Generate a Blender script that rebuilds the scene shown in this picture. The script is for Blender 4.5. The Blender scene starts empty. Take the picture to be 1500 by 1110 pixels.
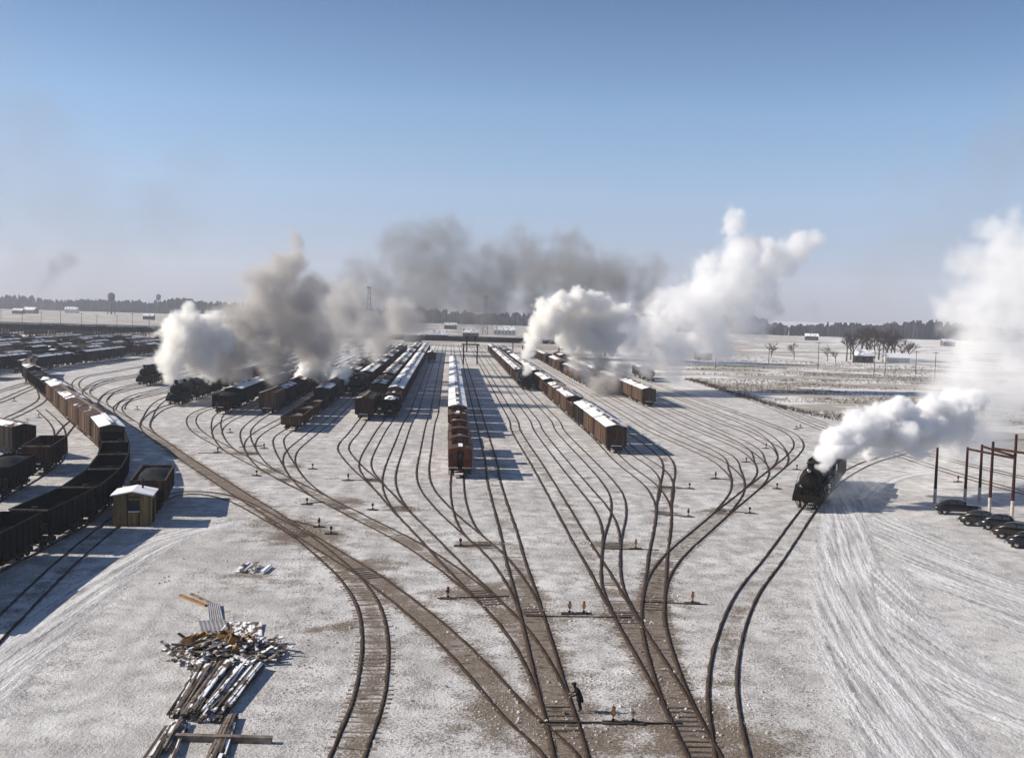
import bpy, math, random
import numpy as np
from mathutils import Vector, Matrix
R = math.radians
random.seed(7)
S = bpy.context.scene
# ---------------------------------------------------------------- camera, sky, sun, exposure
FPX, H = 1574.0, 19.7                      # focal length in photo pixels, camera height in metres
PITCH, ROLL = math.atan(98.56/FPX), math.atan(.0285)
Fv = Vector((0, math.cos(PITCH), -math.sin(PITCH)))
U0 = Vector((0, math.sin(PITCH), math.cos(PITCH)))
R0 = Vector((1, 0, 0))
Rv = R0*math.cos(ROLL) + U0*math.sin(ROLL)
Uv = U0*math.cos(ROLL) - R0*math.sin(ROLL)
cam = bpy.data.cameras.new('camera'); camo = bpy.data.objects.new('camera', cam)
S.collection.objects.link(camo)
M = Matrix((Rv, Uv, -Fv)).transposed().to_4x4(); M.translation = Vector((0, 0, H))
camo.matrix_world = M
cam.sensor_width = 36; cam.lens = FPX/1500*36; cam.clip_end = 20000; cam.clip_start = .5
S.camera = camo
SUN_EL = 29.5
w = bpy.data.worlds.new('World'); S.world = w; w.use_nodes = True
nt = w.node_tree; nt.nodes.clear()
sky = nt.nodes.new('ShaderNodeTexSky'); sky.sky_type = 'NISHITA'; sky.sun_disc = False
sky.sun_elevation = R(SUN_EL); sky.sun_rotation = R(270); sky.altitude = 200
sky.air_density = 1.0; sky.dust_density = .1; sky.ozone_density = 2.0
tc = nt.nodes.new('ShaderNodeTexCoord'); sx = nt.nodes.new('ShaderNodeSeparateXYZ')
nt.links.new(tc.outputs['Generated'], sx.inputs[0])
rp = nt.nodes.new('ShaderNodeValToRGB'); nt.links.new(sx.outputs['Z'], rp.inputs['Fac'])
e = rp.color_ramp.elements
e[0].position = 0; e[0].color = (.50, .50, .74, 1); e[1].position = 1; e[1].color = (.75, .86, 1, 1)
for p, c in ((.05, (.90, .95, 1.38, 1)), (.11, (1.30, 1.38, 1.68, 1)), (.18, (1.26, 1.48, 1.72, 1)), (.29, (.66, .95, 1.26, 1)), (.5, (.6, .8, 1.05, 1))):
    k = e.new(p); k.color = c
mu = nt.nodes.new('ShaderNodeMix'); mu.data_type = 'RGBA'; mu.blend_type = 'MULTIPLY'; mu.inputs['Factor'].default_value = 1
nt.links.new(sky.outputs[0], mu.inputs[6]); nt.links.new(rp.outputs[0], mu.inputs[7])
bg = nt.nodes.new('ShaderNodeBackground'); bg.inputs[1].default_value = .052
wo = nt.nodes.new('ShaderNodeOutputWorld')
nt.links.new(mu.outputs[2], bg.inputs[0]); nt.links.new(bg.outputs[0], wo.inputs[0])
sl = bpy.data.lights.new('sun', 'SUN'); sl.energy = 4.9; sl.angle = R(.5); sl.color = (1, .91, .785)
so = bpy.data.objects.new('sun', sl); S.collection.objects.link(so)
so.rotation_euler = (0, -R(90-SUN_EL), 0)
S.view_settings.view_transform = 'Standard'; S.view_settings.look = 'None'
S.view_settings.exposure = 0.5; S.view_settings.gamma = 1
S.render.engine = 'CYCLES'
cy = S.cycles
cy.max_bounces = 16; cy.diffuse_bounces = 2; cy.glossy_bounces = 2; cy.transmission_bounces = 2
cy.volume_bounces = 12; cy.transparent_max_bounces = 12; cy.caustics_reflective = False; cy.caustics_refractive = False
cy.use_denoising = True; cy.volume_step_rate = 1.5; cy.volume_max_steps = 256
# ---------------------------------------------------------------- pixel <-> ground
def ray(x, y):
    return (Rv*((x-750)/FPX) + Uv*(-(y-555)/FPX) + Fv)
def G(x, y, z=0.0):
    d = ray(x, y); t = (z-H)/d.z
    return Vector((d.x*t, d.y*t, z))
def P(x, y, D):                             # point on that sight line at forward distance D
    d = ray(x, y); return Vector((0, 0, H)) + d*(D/d.y)
YA = math.atan2(657-750, FPX)*1.0
AX = Vector((math.sin(YA), math.cos(YA), 0)); NX = Vector((math.cos(YA), -math.sin(YA), 0))
def Yd(s, d, z=0): 
    v = NX*s + AX*d; return Vector((v.x, v.y, z))
# ---------------------------------------------------------------- materials
MATS = {}
def nodes_mat(name):
    m = bpy.data.materials.new(name); m.use_nodes = True
    n = m.node_tree.nodes; b = n['Principled BSDF']; b.inputs['Specular IOR Level'].default_value = .5 if name in ('auto_black', 'auto_brown', 'glass_dark', 'chrome') else .12; MATS[name] = m
    return m, m.node_tree, b
def N(t, typ, **kw):
    n = t.nodes.new(typ)
    for k, v in kw.items():
        if k in n.inputs.keys() if hasattr(n.inputs, 'keys') else False: n.inputs[k].default_value = v
        else: setattr(n, k, v)
    return n
def noise(t, scale, detail=4, vec=None, rough=.55):
    n = t.nodes.new('ShaderNodeTexNoise'); n.inputs['Scale'].default_value = scale
    n.inputs['Detail'].default_value = detail; n.inputs['Roughness'].default_value = rough
    if vec is not None: t.links.new(vec, n.inputs['Vector'])
    return n.outputs['Fac']
def ramp(t, fac, stops):
    r = t.nodes.new('ShaderNodeValToRGB'); t.links.new(fac, r.inputs[0]); el = r.color_ramp.elements
    while len(el) < len(stops): el.new(.5)
    for e_, (p, c) in zip(el, stops):
        e_.position = p; e_.color = (c, c, c, 1) if isinstance(c, (int, float)) else (*c, 1)
    return r.outputs[0]
def mix(t, f, a, b, mode='MIX'):
    n = t.nodes.new('ShaderNodeMix'); n.data_type = 'RGBA'; n.blend_type = mode
    for sock, v in ((n.inputs['Factor'], f), (n.inputs[6], a), (n.inputs[7], b)):
        if hasattr(v, 'type') and hasattr(v, 'node'): t.links.new(v, sock)
        else: sock.default_value = v if isinstance(v, (int, float)) else (*v, 1)
    return n.outputs[2]
def math_(t, op, a, b=0.0, c=None):
    n = t.nodes.new('ShaderNodeMath'); n.operation = op
    for i, v in enumerate((a, b, c)):
        if v is None: continue
        if hasattr(v, 'node'): t.links.new(v, n.inputs[i])
        else: n.inputs[i].default_value = v
    return n.outputs[0]
def bump(t, b, h, strength=.5, dist=.05):
    n = t.nodes.new('ShaderNodeBump'); n.inputs['Strength'].default_value = strength; n.inputs['Distance'].default_value = dist
    t.links.new(h, n.inputs['Height']); t.links.new(n.outputs[0], b.inputs['Normal'])
def geo(t): return t.nodes.new('ShaderNodeNewGeometry').outputs['Position']
def objc(t): return t.nodes.new('ShaderNodeTexCoord').outputs['Object']
def plain(name, c1, c2, scale=3, rough=.8, metal=0, bs=.3, bd=.01, world=True, detail=5):
    m, t, b = nodes_mat(name)
    v = geo(t) if world else objc(t)
    f = ramp(t, noise(t, scale, detail, v), [(.32, 0), (.68, 1)])
    t.links.new(mix(t, f, c1, c2), b.inputs['Base Color'])
    b.inputs['Roughness'].default_value = rough; b.inputs['Metallic'].default_value = metal
    if bs: bump(t, b, noise(t, scale*4, 3, v), bs, bd)
    return m
def car_paint(name, c1, c2, board=.14):
    """old painted boards: vertical plank lines across the length axis, streaks of soot and rust"""
    m, t, b = nodes_mat(name)
    o = objc(t); g = geo(t)
    sp = t.nodes.new('ShaderNodeSeparateXYZ'); t.links.new(o, sp.inputs[0])
    cm = t.nodes.new('ShaderNodeCombineXYZ')
    a = math_(t, 'ADD', sp.outputs['X'], sp.outputs['Y'])
    fl = math_(t, 'FLOOR', math_(t, 'DIVIDE', a, board*2.2))
    wn = t.nodes.new('ShaderNodeTexWhiteNoise'); wn.noise_dimensions = '1D'; t.links.new(fl, wn.inputs['W'])
    base = mix(t, wn.outputs['Value'], c1, c2)
    mp = t.nodes.new('ShaderNodeMapping'); mp.inputs['Scale'].default_value = (1.6, 1.6, .28); t.links.new(g, mp.inputs[0])
    st = ramp(t, noise(t, 1.6, 6, mp.outputs[0], .65), [(.38, 0), (.62, 1)])
    base = mix(t, math_(t, 'MULTIPLY', st, .75), base, tuple(x*.35 for x in c1))
    gr = ramp(t, math_(t, 'FRACT', math_(t, 'DIVIDE', a, board)), [(0, .45), (.12, 1), (.9, 1), (1, .45)])
    base = mix(t, 1.0, base, gr, 'MULTIPLY')
    t.links.new(base, b.inputs['Base Color']); b.inputs['Roughness'].default_value = .78
    bump(t, b, gr, .35, .02)
    return m
car_paint('paint_brown', (.10, .060, .037), (.155, .097, .062))
car_paint('paint_red', (.06, .024, .016), (.095, .040, .026))
car_paint('paint_dark', (.015, .0105, .0085), (.03, .020, .016))
car_paint('paint_black', (.0045, .004, .0038), (.009, .008, .007))
car_paint('paint_caboose', (.25, .060, .020), (.33, .085, .028), .1)
car_paint('paint_yellow', (.26, .17, .07), (.34, .23, .10), .16)
plain('steel_black', (.009, .008, .0075), (.028, .022, .018), 2.5, .55, .0)
plain('loco_black', (.005, .0048, .0045), (.018, .014, .010), 1.2, .55, 0)
plain('rail_steel', (.032, .020, .013), (.075, .048, .032), 1.0, .55, 0)
plain('wheel_steel', (.03, .025, .022), (.09, .065, .05), 4, .6, .4)
plain('tie_wood', (.035, .027, .022), (.12, .1, .085), 1.3, .95)
plain('old_wood', (.10, .075, .055), (.30, .25, .21), 2.0, .9)
plain('fresh_wood', (.20, .105, .035), (.34, .20, .085), 2.0, .85)
plain('pole_wood', (.028, .011, .008), (.055, .022, .015), 3.0, .85)
plain('white_paint', (.34, .30, .26), (.55, .51, .46), 3, .8)
plain('red_paint', (.22, .03, .018), (.32, .06, .03), 5, .6)
plain('orange_paint', (.45, .15, .04), (.55, .22, .06), 5, .6)
plain('coal', (.010, .010, .011), (.035, .032, .030), 3, .6, bs=1, bd=.15)
plain('rust_inside', (.05, .022, .013), (.12, .055, .03), 1.4, .9)
plain('snow_roof', (.80, .81, .84), (.92, .92, .93), .8, .6, bs=.4, bd=.05)
plain('concrete', (.20, .18, .16), (.36, .33, .30), .6, .9)
plain('dark_steel_bridge', (.015, .015, .016), (.05, .047, .045), .3, .8)
plain('auto_black', (.008, .008, .009), (.016, .015, .014), 1.0, .22, .0, bs=0)
plain('auto_brown', (.012, .009, .006), (.022, .016, .01), 1.0, .25, .0, bs=0)
plain('rubber', (.012, .012, .012), (.02, .02, .02), 5, .9)
plain('chrome', (.5, .5, .5), (.7, .7, .7), 5, .18, 1.0, bs=0)
plain('cloth_dark', (.010, .010, .012), (.022, .02, .02), 8, .95)
plain('skin', (.42, .26, .19), (.5, .32, .24), 8, .6, bs=0)
plain('bark', (.05, .04, .033), (.12, .10, .085), 2, .95)
plain('twigs', (.03, .022, .018), (.085, .062, .05), .5, .95)
plain('dry_brush', (.10, .06, .035), (.24, .16, .085), .6, .95)
plain('sheet_metal', (.26, .25, .26), (.42, .40, .40), 1.2, .6, .4)
plain('roof_dark', (.05, .045, .045), (.10, .09, .085), .5, .9)
plain('wall_white', (.5, .48, .45), (.7, .68, .64), .5, .9)
plain('wall_brown', (.06, .04, .032), (.12, .085, .065), .5, .9)
m, t, b = nodes_mat('glass_dark'); b.inputs['Base Color'].default_value = (.02, .025, .03, 1); b.inputs['Roughness'].default_value = .08
def snowy(name, under, lo, hi, scale=.55):
    m, t, b = nodes_mat(name)
    g = geo(t)
    mp = t.nodes.new('ShaderNodeMapping'); mp.inputs['Scale'].default_value = (1, .45, .3); t.links.new(g, mp.inputs[0])
    f = ramp(t, noise(t, scale, 6, mp.outputs[0], .6), [(lo, 0), (hi, 1)])
    t.links.new(mix(t, f, under, (.84, .85, .88)), b.inputs['Base Color']); b.inputs['Roughness'].default_value = .75
    bump(t, b, f, .5, .06)
snowy('roof_patchy', (.085, .045, .034), .46, .52)
snowy('roof_thin', (.10, .075, .062), .36, .50, .9)
snowy('roof_bare', (.075, .048, .038), .60, .66)
snowy('coal_snow', (.014, .013, .013), .50, .56, .8)
snowy('debris_snow', (.12, .085, .06), .47, .53, 2.2)
m, t, b = nodes_mat('cinder')
g = geo(t); f = ramp(t, noise(t, 2.2, 5, g, .7), [(.36, 0), (.64, 1)])
t.links.new(mix(t, f, (.05, .034, .022), (.17, .125, .09)), b.inputs['Base Color']); b.inputs['Roughness'].default_value = .95
bump(t, b, noise(t, 9, 3, g), .8, .04)
m, t, b = nodes_mat('tie_snow')
g = geo(t); f = ramp(t, noise(t, 1.7, 5, g, .7), [(.38, 0), (.56, 1)])
t.links.new(mix(t, f, (.075, .055, .04), (.24, .20, .165)), b.inputs['Base Color']); b.inputs['Roughness'].default_value = .95
m, t, b = nodes_mat('clod_snow')
f = ramp(t, noise(t, 3, 3, geo(t)), [(.35, 0), (.6, 1)])
t.links.new(mix(t, f, (.26, .22, .18), (.68, .66, .64)), b.inputs['Base Color']); b.inputs['Roughness'].default_value = .9
# ---------------------------------------------------------------- mesh helper
class MB:
    def __init__(s): s.v = []; s.f = []; s.mi = []; s.mats = []; s.sm = []
    def m(s, name):
        if name not in s.mats: s.mats.append(name)
        return s.mats.index(name)
    def add(s, vs, fs, mat, smooth=False):
        o = len(s.v); s.v += [tuple(v) for v in vs]; k = s.m(mat)
        for f in fs: s.f.append([i+o for i in f]); s.mi.append(k); s.sm.append(smooth)
    def box(s, c, d, mat, rot=None, taper=1.0):
        hx, hy, hz = d[0]/2, d[1]/2, d[2]/2
        vs = [Vector((x*hx*(taper if z > 0 else 1), y*hy*(taper if z > 0 else 1), z*hz)) for z in (-1, 1) for x, y in ((-1, -1), (1, -1), (1, 1), (-1, 1))]
        if rot is not None: vs = [rot @ v for v in vs]
        vs = [v+Vector(c) for v in vs]
        s.add(vs, [(3, 2, 1, 0), (4, 5, 6, 7), (0, 1, 5, 4), (1, 2, 6, 5), (2, 3, 7, 6), (3, 0, 4, 7)], mat)
    def bar(s, p, q, wd, ht, mat):
        p, q = Vector(p), Vector(q); d = q-p; L = d.length
        rot = d.to_track_quat('X', 'Z').to_matrix()
        s.box((p+q)/2, (L, wd, ht), mat, rot)
    def cyl(s, p, q, r0, mat, r1=None, n=12, caps=True, smooth=True):
        p, q = Vector(p), Vector(q); r1 = r0 if r1 is None else r1
        rot = (q-p).to_track_quat('Z', 'Y').to_matrix(); vs = []
        for b_, r in ((p, r0), (q, r1)):
            for i in range(n):
                a = 2*math.pi*i/n; vs.append(b_ + rot @ Vector((r*math.cos(a), r*math.sin(a), 0)))
        s.add(vs, [(i, (i+1) % n, n+(i+1) % n, n+i) for i in range(n)], mat, smooth)
        if caps: s.add(vs, [tuple(range(n-1, -1, -1)), tuple(range(n, 2*n))], mat)
    def lathe(s, base, axis, prof, mat, n=16):
        base = Vector(base); rot = Vector(axis).to_track_quat('Z', 'Y').to_matrix(); vs = []
        for r, h in prof:
            for i in range(n):
                a = 2*math.pi*i/n; vs.append(base + rot @ Vector((r*math.cos(a), r*math.sin(a), h)))
        fs = [(k*n+i, k*n+(i+1) % n, (k+1)*n+(i+1) % n, (k+1)*n+i) for k in range(len(prof)-1) for i in range(n)]
        s.add(vs, fs, mat, True)
        s.add(vs, [tuple(range(n-1, -1, -1)), tuple(range((len(prof)-1)*n, len(prof)*n))], mat)
    def loft(s, rings, mat, smooth=True, caps=True):
        n = len(rings[0]); vs = [v for r in rings for v in r]
        fs = [(k*n+i, k*n+(i+1) % n, (k+1)*n+(i+1) % n, (k+1)*n+i) for k in range(len(rings)-1) for i in range(n)]
        s.add(vs, fs, mat, smooth)
        if caps: s.add(vs, [tuple(range(n-1, -1, -1)), tuple(range((len(rings)-1)*n, len(rings)*n))], mat)
    def build(s, name, parent=None, loc=None):
        me = bpy.data.meshes.new(name); me.from_pydata(s.v, [], s.f)
        for k in s.mats: me.materials.append(MATS[k])
        me.polygons.foreach_set('material_index', s.mi); me.polygons.foreach_set('use_smooth', s.sm)
        me.validate(); me.update()
        o = bpy.data.objects.new(name, me); S.collection.objects.link(o)
        if parent is not None: o.parent = parent
        if loc is not None: o.location = loc
        return o
def tag(o, label=None, cat=None, group=None, kind=None):
    if label: o['label'] = label
    if cat: o['category'] = cat
    if group: o['group'] = group
    if kind: o['kind'] = kind
    return o
def empty(name, loc=(0, 0, 0), rz=0):
    o = bpy.data.objects.new(name, None); S.collection.objects.link(o); o.location = loc; o.rotation_euler = (0, 0, rz)
    o.empty_display_size = .5
    return o
KIDS = {}
def kids(o):
    if o.name not in KIDS: KIDS[o.name] = [c for c in o.children]
    return KIDS[o.name]
def copy_tree(o, parent=None):
    c = o.copy(); S.collection.objects.link(c)
    if parent is not None: c.parent = parent
    for ch in kids(o): copy_tree(ch, c)
    return c
def heading(v): return math.atan2(-v.x, v.y)          # rotation that turns +Y to v
def spline(pts, step=1.0):
    """Catmull-Rom through ground points, resampled evenly"""
    p = [Vector((q[0], q[1], 0)) for q in pts]
    p = [p[0]*2-p[1]] + p + [p[-1]*2-p[-2]]
    out = []
    for i in range(1, len(p)-2):
        a, b_, c, d = p[i-1], p[i], p[i+1], p[i+2]
        t0 = 0; t1 = t0+max((b_-a).length, .01)**.5; t2 = t1+max((c-b_).length, .01)**.5; t3 = t2+max((d-c).length, .01)**.5
        k = max(3, int((c-b_).length/step*1.5))
        for j in range(k):
            t = t1+(t2-t1)*j/k
            A1 = a*((t1-t)/(t1-t0))+b_*((t-t0)/(t1-t0)); A2 = b_*((t2-t)/(t2-t1))+c*((t-t1)/(t2-t1)); A3 = c*((t3-t)/(t3-t2))+d*((t-t2)/(t3-t2))
            B1 = A1*((t2-t)/(t2-t0))+A2*((t-t0)/(t2-t0)); B2 = A2*((t3-t)/(t3-t1))+A3*((t-t1)/(t3-t1))
            out.append(B1*((t2-t)/(t2-t1))+B2*((t-t1)/(t2-t1)))
    out.append(p[-2])
    a = np.array([(v.x, v.y) for v in out]); seg = np.hypot(*np.diff(a, axis=0).T); L = np.concatenate([[0], np.cumsum(seg)])
    n = max(2, int(L[-1]/step)+1); q = np.linspace(0, L[-1], n)
    r = np.stack([np.interp(q, L, a[:, 0]), np.interp(q, L, a[:, 1])], 1)
    for _ in range(int(3/step)+2):                      # iron out kinks
        r[1:-1] = r[1:-1]*.5+(r[:-2]+r[2:])*.25
    return r
# ---------------------------------------------------------------- tracks: (dirt, points from near to far in photo pixels, yard offset s or None)
TR = [
 ('left_curve', .75, [(500,1135),(519.5,1080),(539,1032),(546,995),(550,958),(548.7,921),(539.5,885),(520.6,855),(500,833),(476,812),(450,791),(400,757)], None),
 ('ladder_a', .82, [(836,1135),(824,1100),(795,1080),(766,1056),(724,1007),(683,962),(641,921),(600,887),(560,856),(534,838),(490,811),(450,786),(400,754),(352,724),(315,700),(266,668),(238,648),(205,626),(172,606),(146,591),(112,572),(97,562),(70,549)], None),
 ('ladder_b', .75, [(836,1110),(824,1057),(811.5,1023),(796,988),(776,951),(751,916),(713,877),(688,857),(663,837),(630,814),(604,797),(560,774),(532,760),(485,736),(435,710),(395,690),(350,667),(327,654),(304,642),(287,630),(280,617),(285,607),(300,600)], -44),
 ('t', .45, [(350,667),(335,658),(323,645),(317.5,631),(317,617),(323,606.5)], -40.2),
 ('t', .4, [(323,645),(317.5,634),(321,626),(332,617),(346,610.5)], -36.6),
 ('t', .5, [(460,722),(435,711),(412,699),(386,683),(372,668),(365,655),(359.5,640),(361,629),(373,617),(388,607)], -32.4),
 ('t', .4, [(372,668),(366,656),(366,650),(371,641),(384,631),(412,615.5)], -28),
 ('t', .5, [(520,753),(500,744),(475,731),(450,714),(436,700),(423.5,681),(415,667),(408.5,652),(409,641),(425,629)], -24.4),
 ('t', .4, [(436,700),(426,686),(423.5,670),(429,659),(443,646.7),(463,630.7)], -20.4),
 ('t', .8, [(751,916),(711,874),(674,838),(636,798),(610,771),(586,747),(564,722),(541,700),(527,688),(512,672),(503,659),(505,649),(517.5,634.7),(532,615)], -14.6),
 ('t', .4, [(555,712),(546,702),(538,692),(534.5,680),(538,667),(547,650),(558.7,630)], -10.4),
 ('t', .5, [(610,771),(596,757),(584,742),(574,725),(569.5,706),(572,688),(585,651),(597.5,618.7)], -6.5),
 ('t', .6, [(779,900),(765,868),(752,847),(734,822),(711,799),(694,785),(656,752),(643,738),(628.5,721),(621,705),(619.5,687),(623,664),(631,619)], -2.6),
 ('t', .4, [(715,803),(695,786),(684,771),(676,752),(671,730),(669.5,703)], 1.6),
 ('trunk_c', 1.0, [(840,1125),(825,1062),(815,1033),(802,985),(790,940),(779,900),(768,862),(756,824),(746,783),(733,740),(723,703)], 5.8),
 ('trunk_d', .9, [(1050,1150),(1030,1108),(1003,1053),(985,1020),(962,980),(937,939),(912.5,898),(893,864),(880,840),(857,803),(816,731),(788,683),(755.5,630)], 11.9),
 ('t', .5, [(925,918),(908,886),(897,860),(895,840),(894,822),(895.5,804),(895,780),(889,760),(878,741),(858,717),(827,680),(788.5,630)], 15.7),
 ('t', .4, [(895,830),(896,800),(899,782),(905,760),(906.5,743),(902,723),(888,703),(867,680),(819.7,630)], 19.6),
 ('t', .4, [(968,790),(972,765),(972,747),(967,731),(953,711),(913.5,680),(894,661)], 23.9),
 ('t', .3, [(974,735),(977,720),(977,710),(973,698),(961,685),(934,667)], 27.2),
 ('trunk_e', 1.0, [(1048,1140),(1028,1100),(1005,1056),(988,1020),(974.5,981),(963,943),(956.5,907),(958.5,866),(962,840),(964,815),(968,790),(972,760),(973,735),(976,712),(980,692),(979,679),(970,666)], 30.9),
 ('ladder_c', .75, [(956.5,900),(958,875),(963,851),(972,834),(985,817),(1000,802),(1037,770),(1061,749),(1108,711),(1139,686),(1162,666),(1170,653),(1165,641),(1152,632)], 60),
 ('t', .4, [(1056,753),(1068,738),(1079,722),(1081,704),(1076,688),(1066,668),(1042,646)], 39),
 ('t', .3, [(1081,710),(1080,702),(1070,690),(1049,674),(996,646)], 35),
 ('t', .4, [(1098,719),(1110,707),(1118,692),(1113,677),(1103,657),(1080,636)], 47),
 ('t', .3, [(1117,684),(1110,675),(1090,659),(1050,636)], 43.2),
 ('t', .4, [(1128,695),(1140,685),(1147,672),(1144,660),(1132,645),(1116,633)], 55.5),
 ('t', .3, [(1146,668),(1140,658),(1122,648),(1092,632)], 51.4),
 ('loco_track', .5, [(1078,1135),(1073,1110),(1060,1042),(1059,988),(1071,926),(1095,870),(1133,820),(1180,753),(1205,722),(1235,697),(1290,672),(1400,650),(1600,640)], None),
 ('t', .4, [(1700,775),(1500,722),(1433,704),(1367,684),(1300,661),(1207,630),(1130,597),(1050,567)], None),
 ('t', .4, [(1700,745),(1500,700),(1395,675),(1300,649),(1207,621),(1130,590),(1050,561)], None),
 ('t', .5, [(238,648),(222,637),(212,624),(217,610),(223,599),(233,589),(250,581)], -57),
 ('t', .5, [(212,626),(214,618),(225,606),(240,597.5),(262,589)], -51.8),
 ('t', .4, [(190,617),(176,606),(172,598),(179,590),(200,579),(232,571)], -65),
 ('t', .4, [(176,600),(178,594),(187,587),(215,577)], -61),
 ('t', .4, [(160,599),(150,590),(155,580),(170,571),(200,563.5)], -73),
 ('t', .3, [(152,586),(158,579),(174,574),(205,567)], -69),
 ('t', .4, [(140,587),(126,576),(134,565),(157,556),(200,549)], -83),
 ('t', .3, [(128,573),(138,566),(165,558),(200,552)], -79),
 ('t', .4, [(122,577),(111,567),(112,559),(125,552),(152,546)], -92),
 ('hopper_train', .35, [(-120,905),(-60,868),(-8,834),(59,800),(117,767),(146,742),(160,722),(168,700),(167,683),(160,663),(149,651),(109.5,617.5),(82,591),(57,569),(42,556),(50,546),(90,536),(140,529)], -107),
 ('t', .3, [(-140,800),(-60,762),(0,728),(60,692),(84,672),(88,650),(84,625),(60,600)], None),
 ('t', .3, [(60,672),(80,650),(100,625),(112,615)], None),
 ('t', .3, [(-200,690),(-60,640),(0,618),(40,600),(62,585),(60,572)], None),
 ('t', .3, [(-200,640),(-60,606),(0,588),(30,575),(52,566)], None),
 ('t', .3, [(-200,610),(-60,585),(0,573),(44,560)], None),
 ('shed_track', .3, [(-90,1010),(0,920),(100,822),(150,780),(190,750),(228,735),(262,722),(300,722),(345,733),(400,762),(446,787)], None),
]
YFAR = 505
paths = []
for (nm, dirt, px, s) in TR:
    g = [G(*p) for p in px]
    if s is not None:
        # blend into the straight yard track
        last = g[-1]; d = last.dot(AX)
        g = g[:-1] if abs(last.dot(NX)-s) > 1.2 else g
        d = g[-1].dot(AX) if g[-1] is not last else d
        d = last.dot(AX)
        for k in (14, 40, 90, 150, 220): 
            if d+k < YFAR-20: g.append(Yd(s, d+k))
        g.append(Yd(s, YFAR+120))
        g = [v for i, v in enumerate(g) if i == 0 or (v-g[i-1]).length > .5]
    paths.append((nm, dirt, spline(g, 1.0)))
FAR_S = [-112, -121, -127, -136, -148, -154, -166, -181, -196, -214, -232, -252]
for s in FAR_S:
    paths.append(('t', .3, spline([Yd(s, 215 if s > -130 else 260), Yd(s, 330), Yd(s, 480), Yd(s, 640)], 2.0)))
for s in (68, 74):
    pass
def normals(r):
    t = np.gradient(r, axis=0); t /= np.hypot(t[:, 0], t[:, 1])[:, None]; return np.stack([t[:, 1], -t[:, 0]], 1)
rnd = random.Random(3)
TIE = {'ladder_a': 150, 'ladder_b': 118, 'left_curve': 150, 'trunk_c': 88, 'trunk_d': 84, 'trunk_e': 88, 'ladder_c': 120, 'loco_track': 0}
for i, (nm, dirt, r) in enumerate(paths):
    n = normals(r); root = empty('railway_track', (0, 0, 0)); tag(root, kind='structure')
    root['label'] = 'railway track of two rusty rails lying in the snow'; del root['label']
    z0 = .0011*i
    for side in (-1, 1):
        mb = MB(); vs = []
        prof = ((-.07, .0), (-.034, .015), (-.036, .065), (.036, .065), (.034, .015), (.07, .0))
        for (a_, b_) in prof:
            q = r + n*(side*.755 + a_)
            vs.append(np.column_stack([q, np.full(len(q), b_+z0)]))
        V = np.stack(vs, 1).reshape(-1, 3); k = len(prof); fs = []
        for j in range(len(r)-1):
            for c in range(k-1): fs.append((j*k+c, (j+1)*k+c, (j+1)*k+c+1, j*k+c+1))
        mb.add(V.tolist(), fs, 'rail_steel'); mb.build('rail', root)
    # stained ballast melted free along each rail, rail shadow painted into its dark width
    mb = MB(); vs = []; fs = []
    for side in (-1, 1):
        o = len(vs); w_ = .095+.05*dirt
        jit = np.array([rnd.uniform(.6, 1.35) for _ in range(len(r)*2)]).reshape(-1, 2)
        a1 = r+n*((side*.755-w_*jit[:, :1])); a2 = r+n*((side*.755+w_*jit[:, 1:]))
        V = np.stack([np.column_stack([a1, np.full(len(r), .004+z0)]), np.column_stack([a2, np.full(len(r), .004+z0)])], 1).reshape(-1, 3)
        vs += V.tolist(); fs += [(o+2*j+1, o+2*j+3, o+2*j+2, o+2*j) for j in range(len(r)-1)]
    mb.add(vs, fs, 'cinder'); mb.build('ballast_shadow_strip', root)
    # ties
    d = np.hypot(r[:, 0], r[:, 1]); mb = MB()
    L = np.concatenate([[0], np.cumsum(np.hypot(*np.diff(r, axis=0).T))]); q = np.arange(.3, L[-1], .62)
    X = np.interp(q, L, r[:, 0]); Y = np.interp(q, L, r[:, 1]); NXx = np.interp(q, L, n[:, 0]); NYy = np.interp(q, L, n[:, 1])
    for x, y, nx, ny in zip(X, Y, NXx, NYy):
        if rnd.random() < (TIE.get(nm, 66)-y)/16 and dirt > .42 and x*x+y*y < 190**2 and y > 30:
            up = rnd.uniform(-.035, -.003) + (.014 if nm == 'left_curve' or (nm == 'loco_track' and y < 70) else 0)
            a_ = math.atan2(ny, nx)+rnd.uniform(-.02, .02)
            mb.box((x, y, up+z0-.07), (2.3+rnd.uniform(-.1, .15), .22, .16), 'tie_snow', Matrix.Rotation(a_, 3, 'Z'))
    if mb.v: mb.build('ties', root)
# ---------------------------------------------------------------- ground sheet with stains stored per vertex
m, t, b = nodes_mat('ground_snow')
def attr(t, name):
    n = t.nodes.new('ShaderNodeAttribute'); n.attribute_name = name; return n
g = geo(t)
cov = attr(t, 'cover').outputs['Color']; sp = t.nodes.new('ShaderNodeSeparateColor'); t.links.new(cov, sp.inputs[0])
dirt, grass, ball = sp.outputs[0], sp.outputs[1], sp.outputs[2]
road = attr(t, 'road'); rs = t.nodes.new('ShaderNodeSeparateXYZ'); t.links.new(road.outputs['Vector'], rs.inputs[0])
big = noise(t, .05, 5, g, .6); mid = noise(t, .55, 6, g, .62); fine = noise(t, 5.5, 4, g, .75); tiny = noise(t, 14, 2, g, .6)
col = mix(t, ramp(t, big, [(.35, 0), (.65, 1)]), (.55, .53, .51), (.76, .745, .73))
col = mix(t, math_(t, 'MULTIPLY', ramp(t, mid, [(.42, 0), (.66, 1)]), .5), col, (.34, .325, .32))
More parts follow.
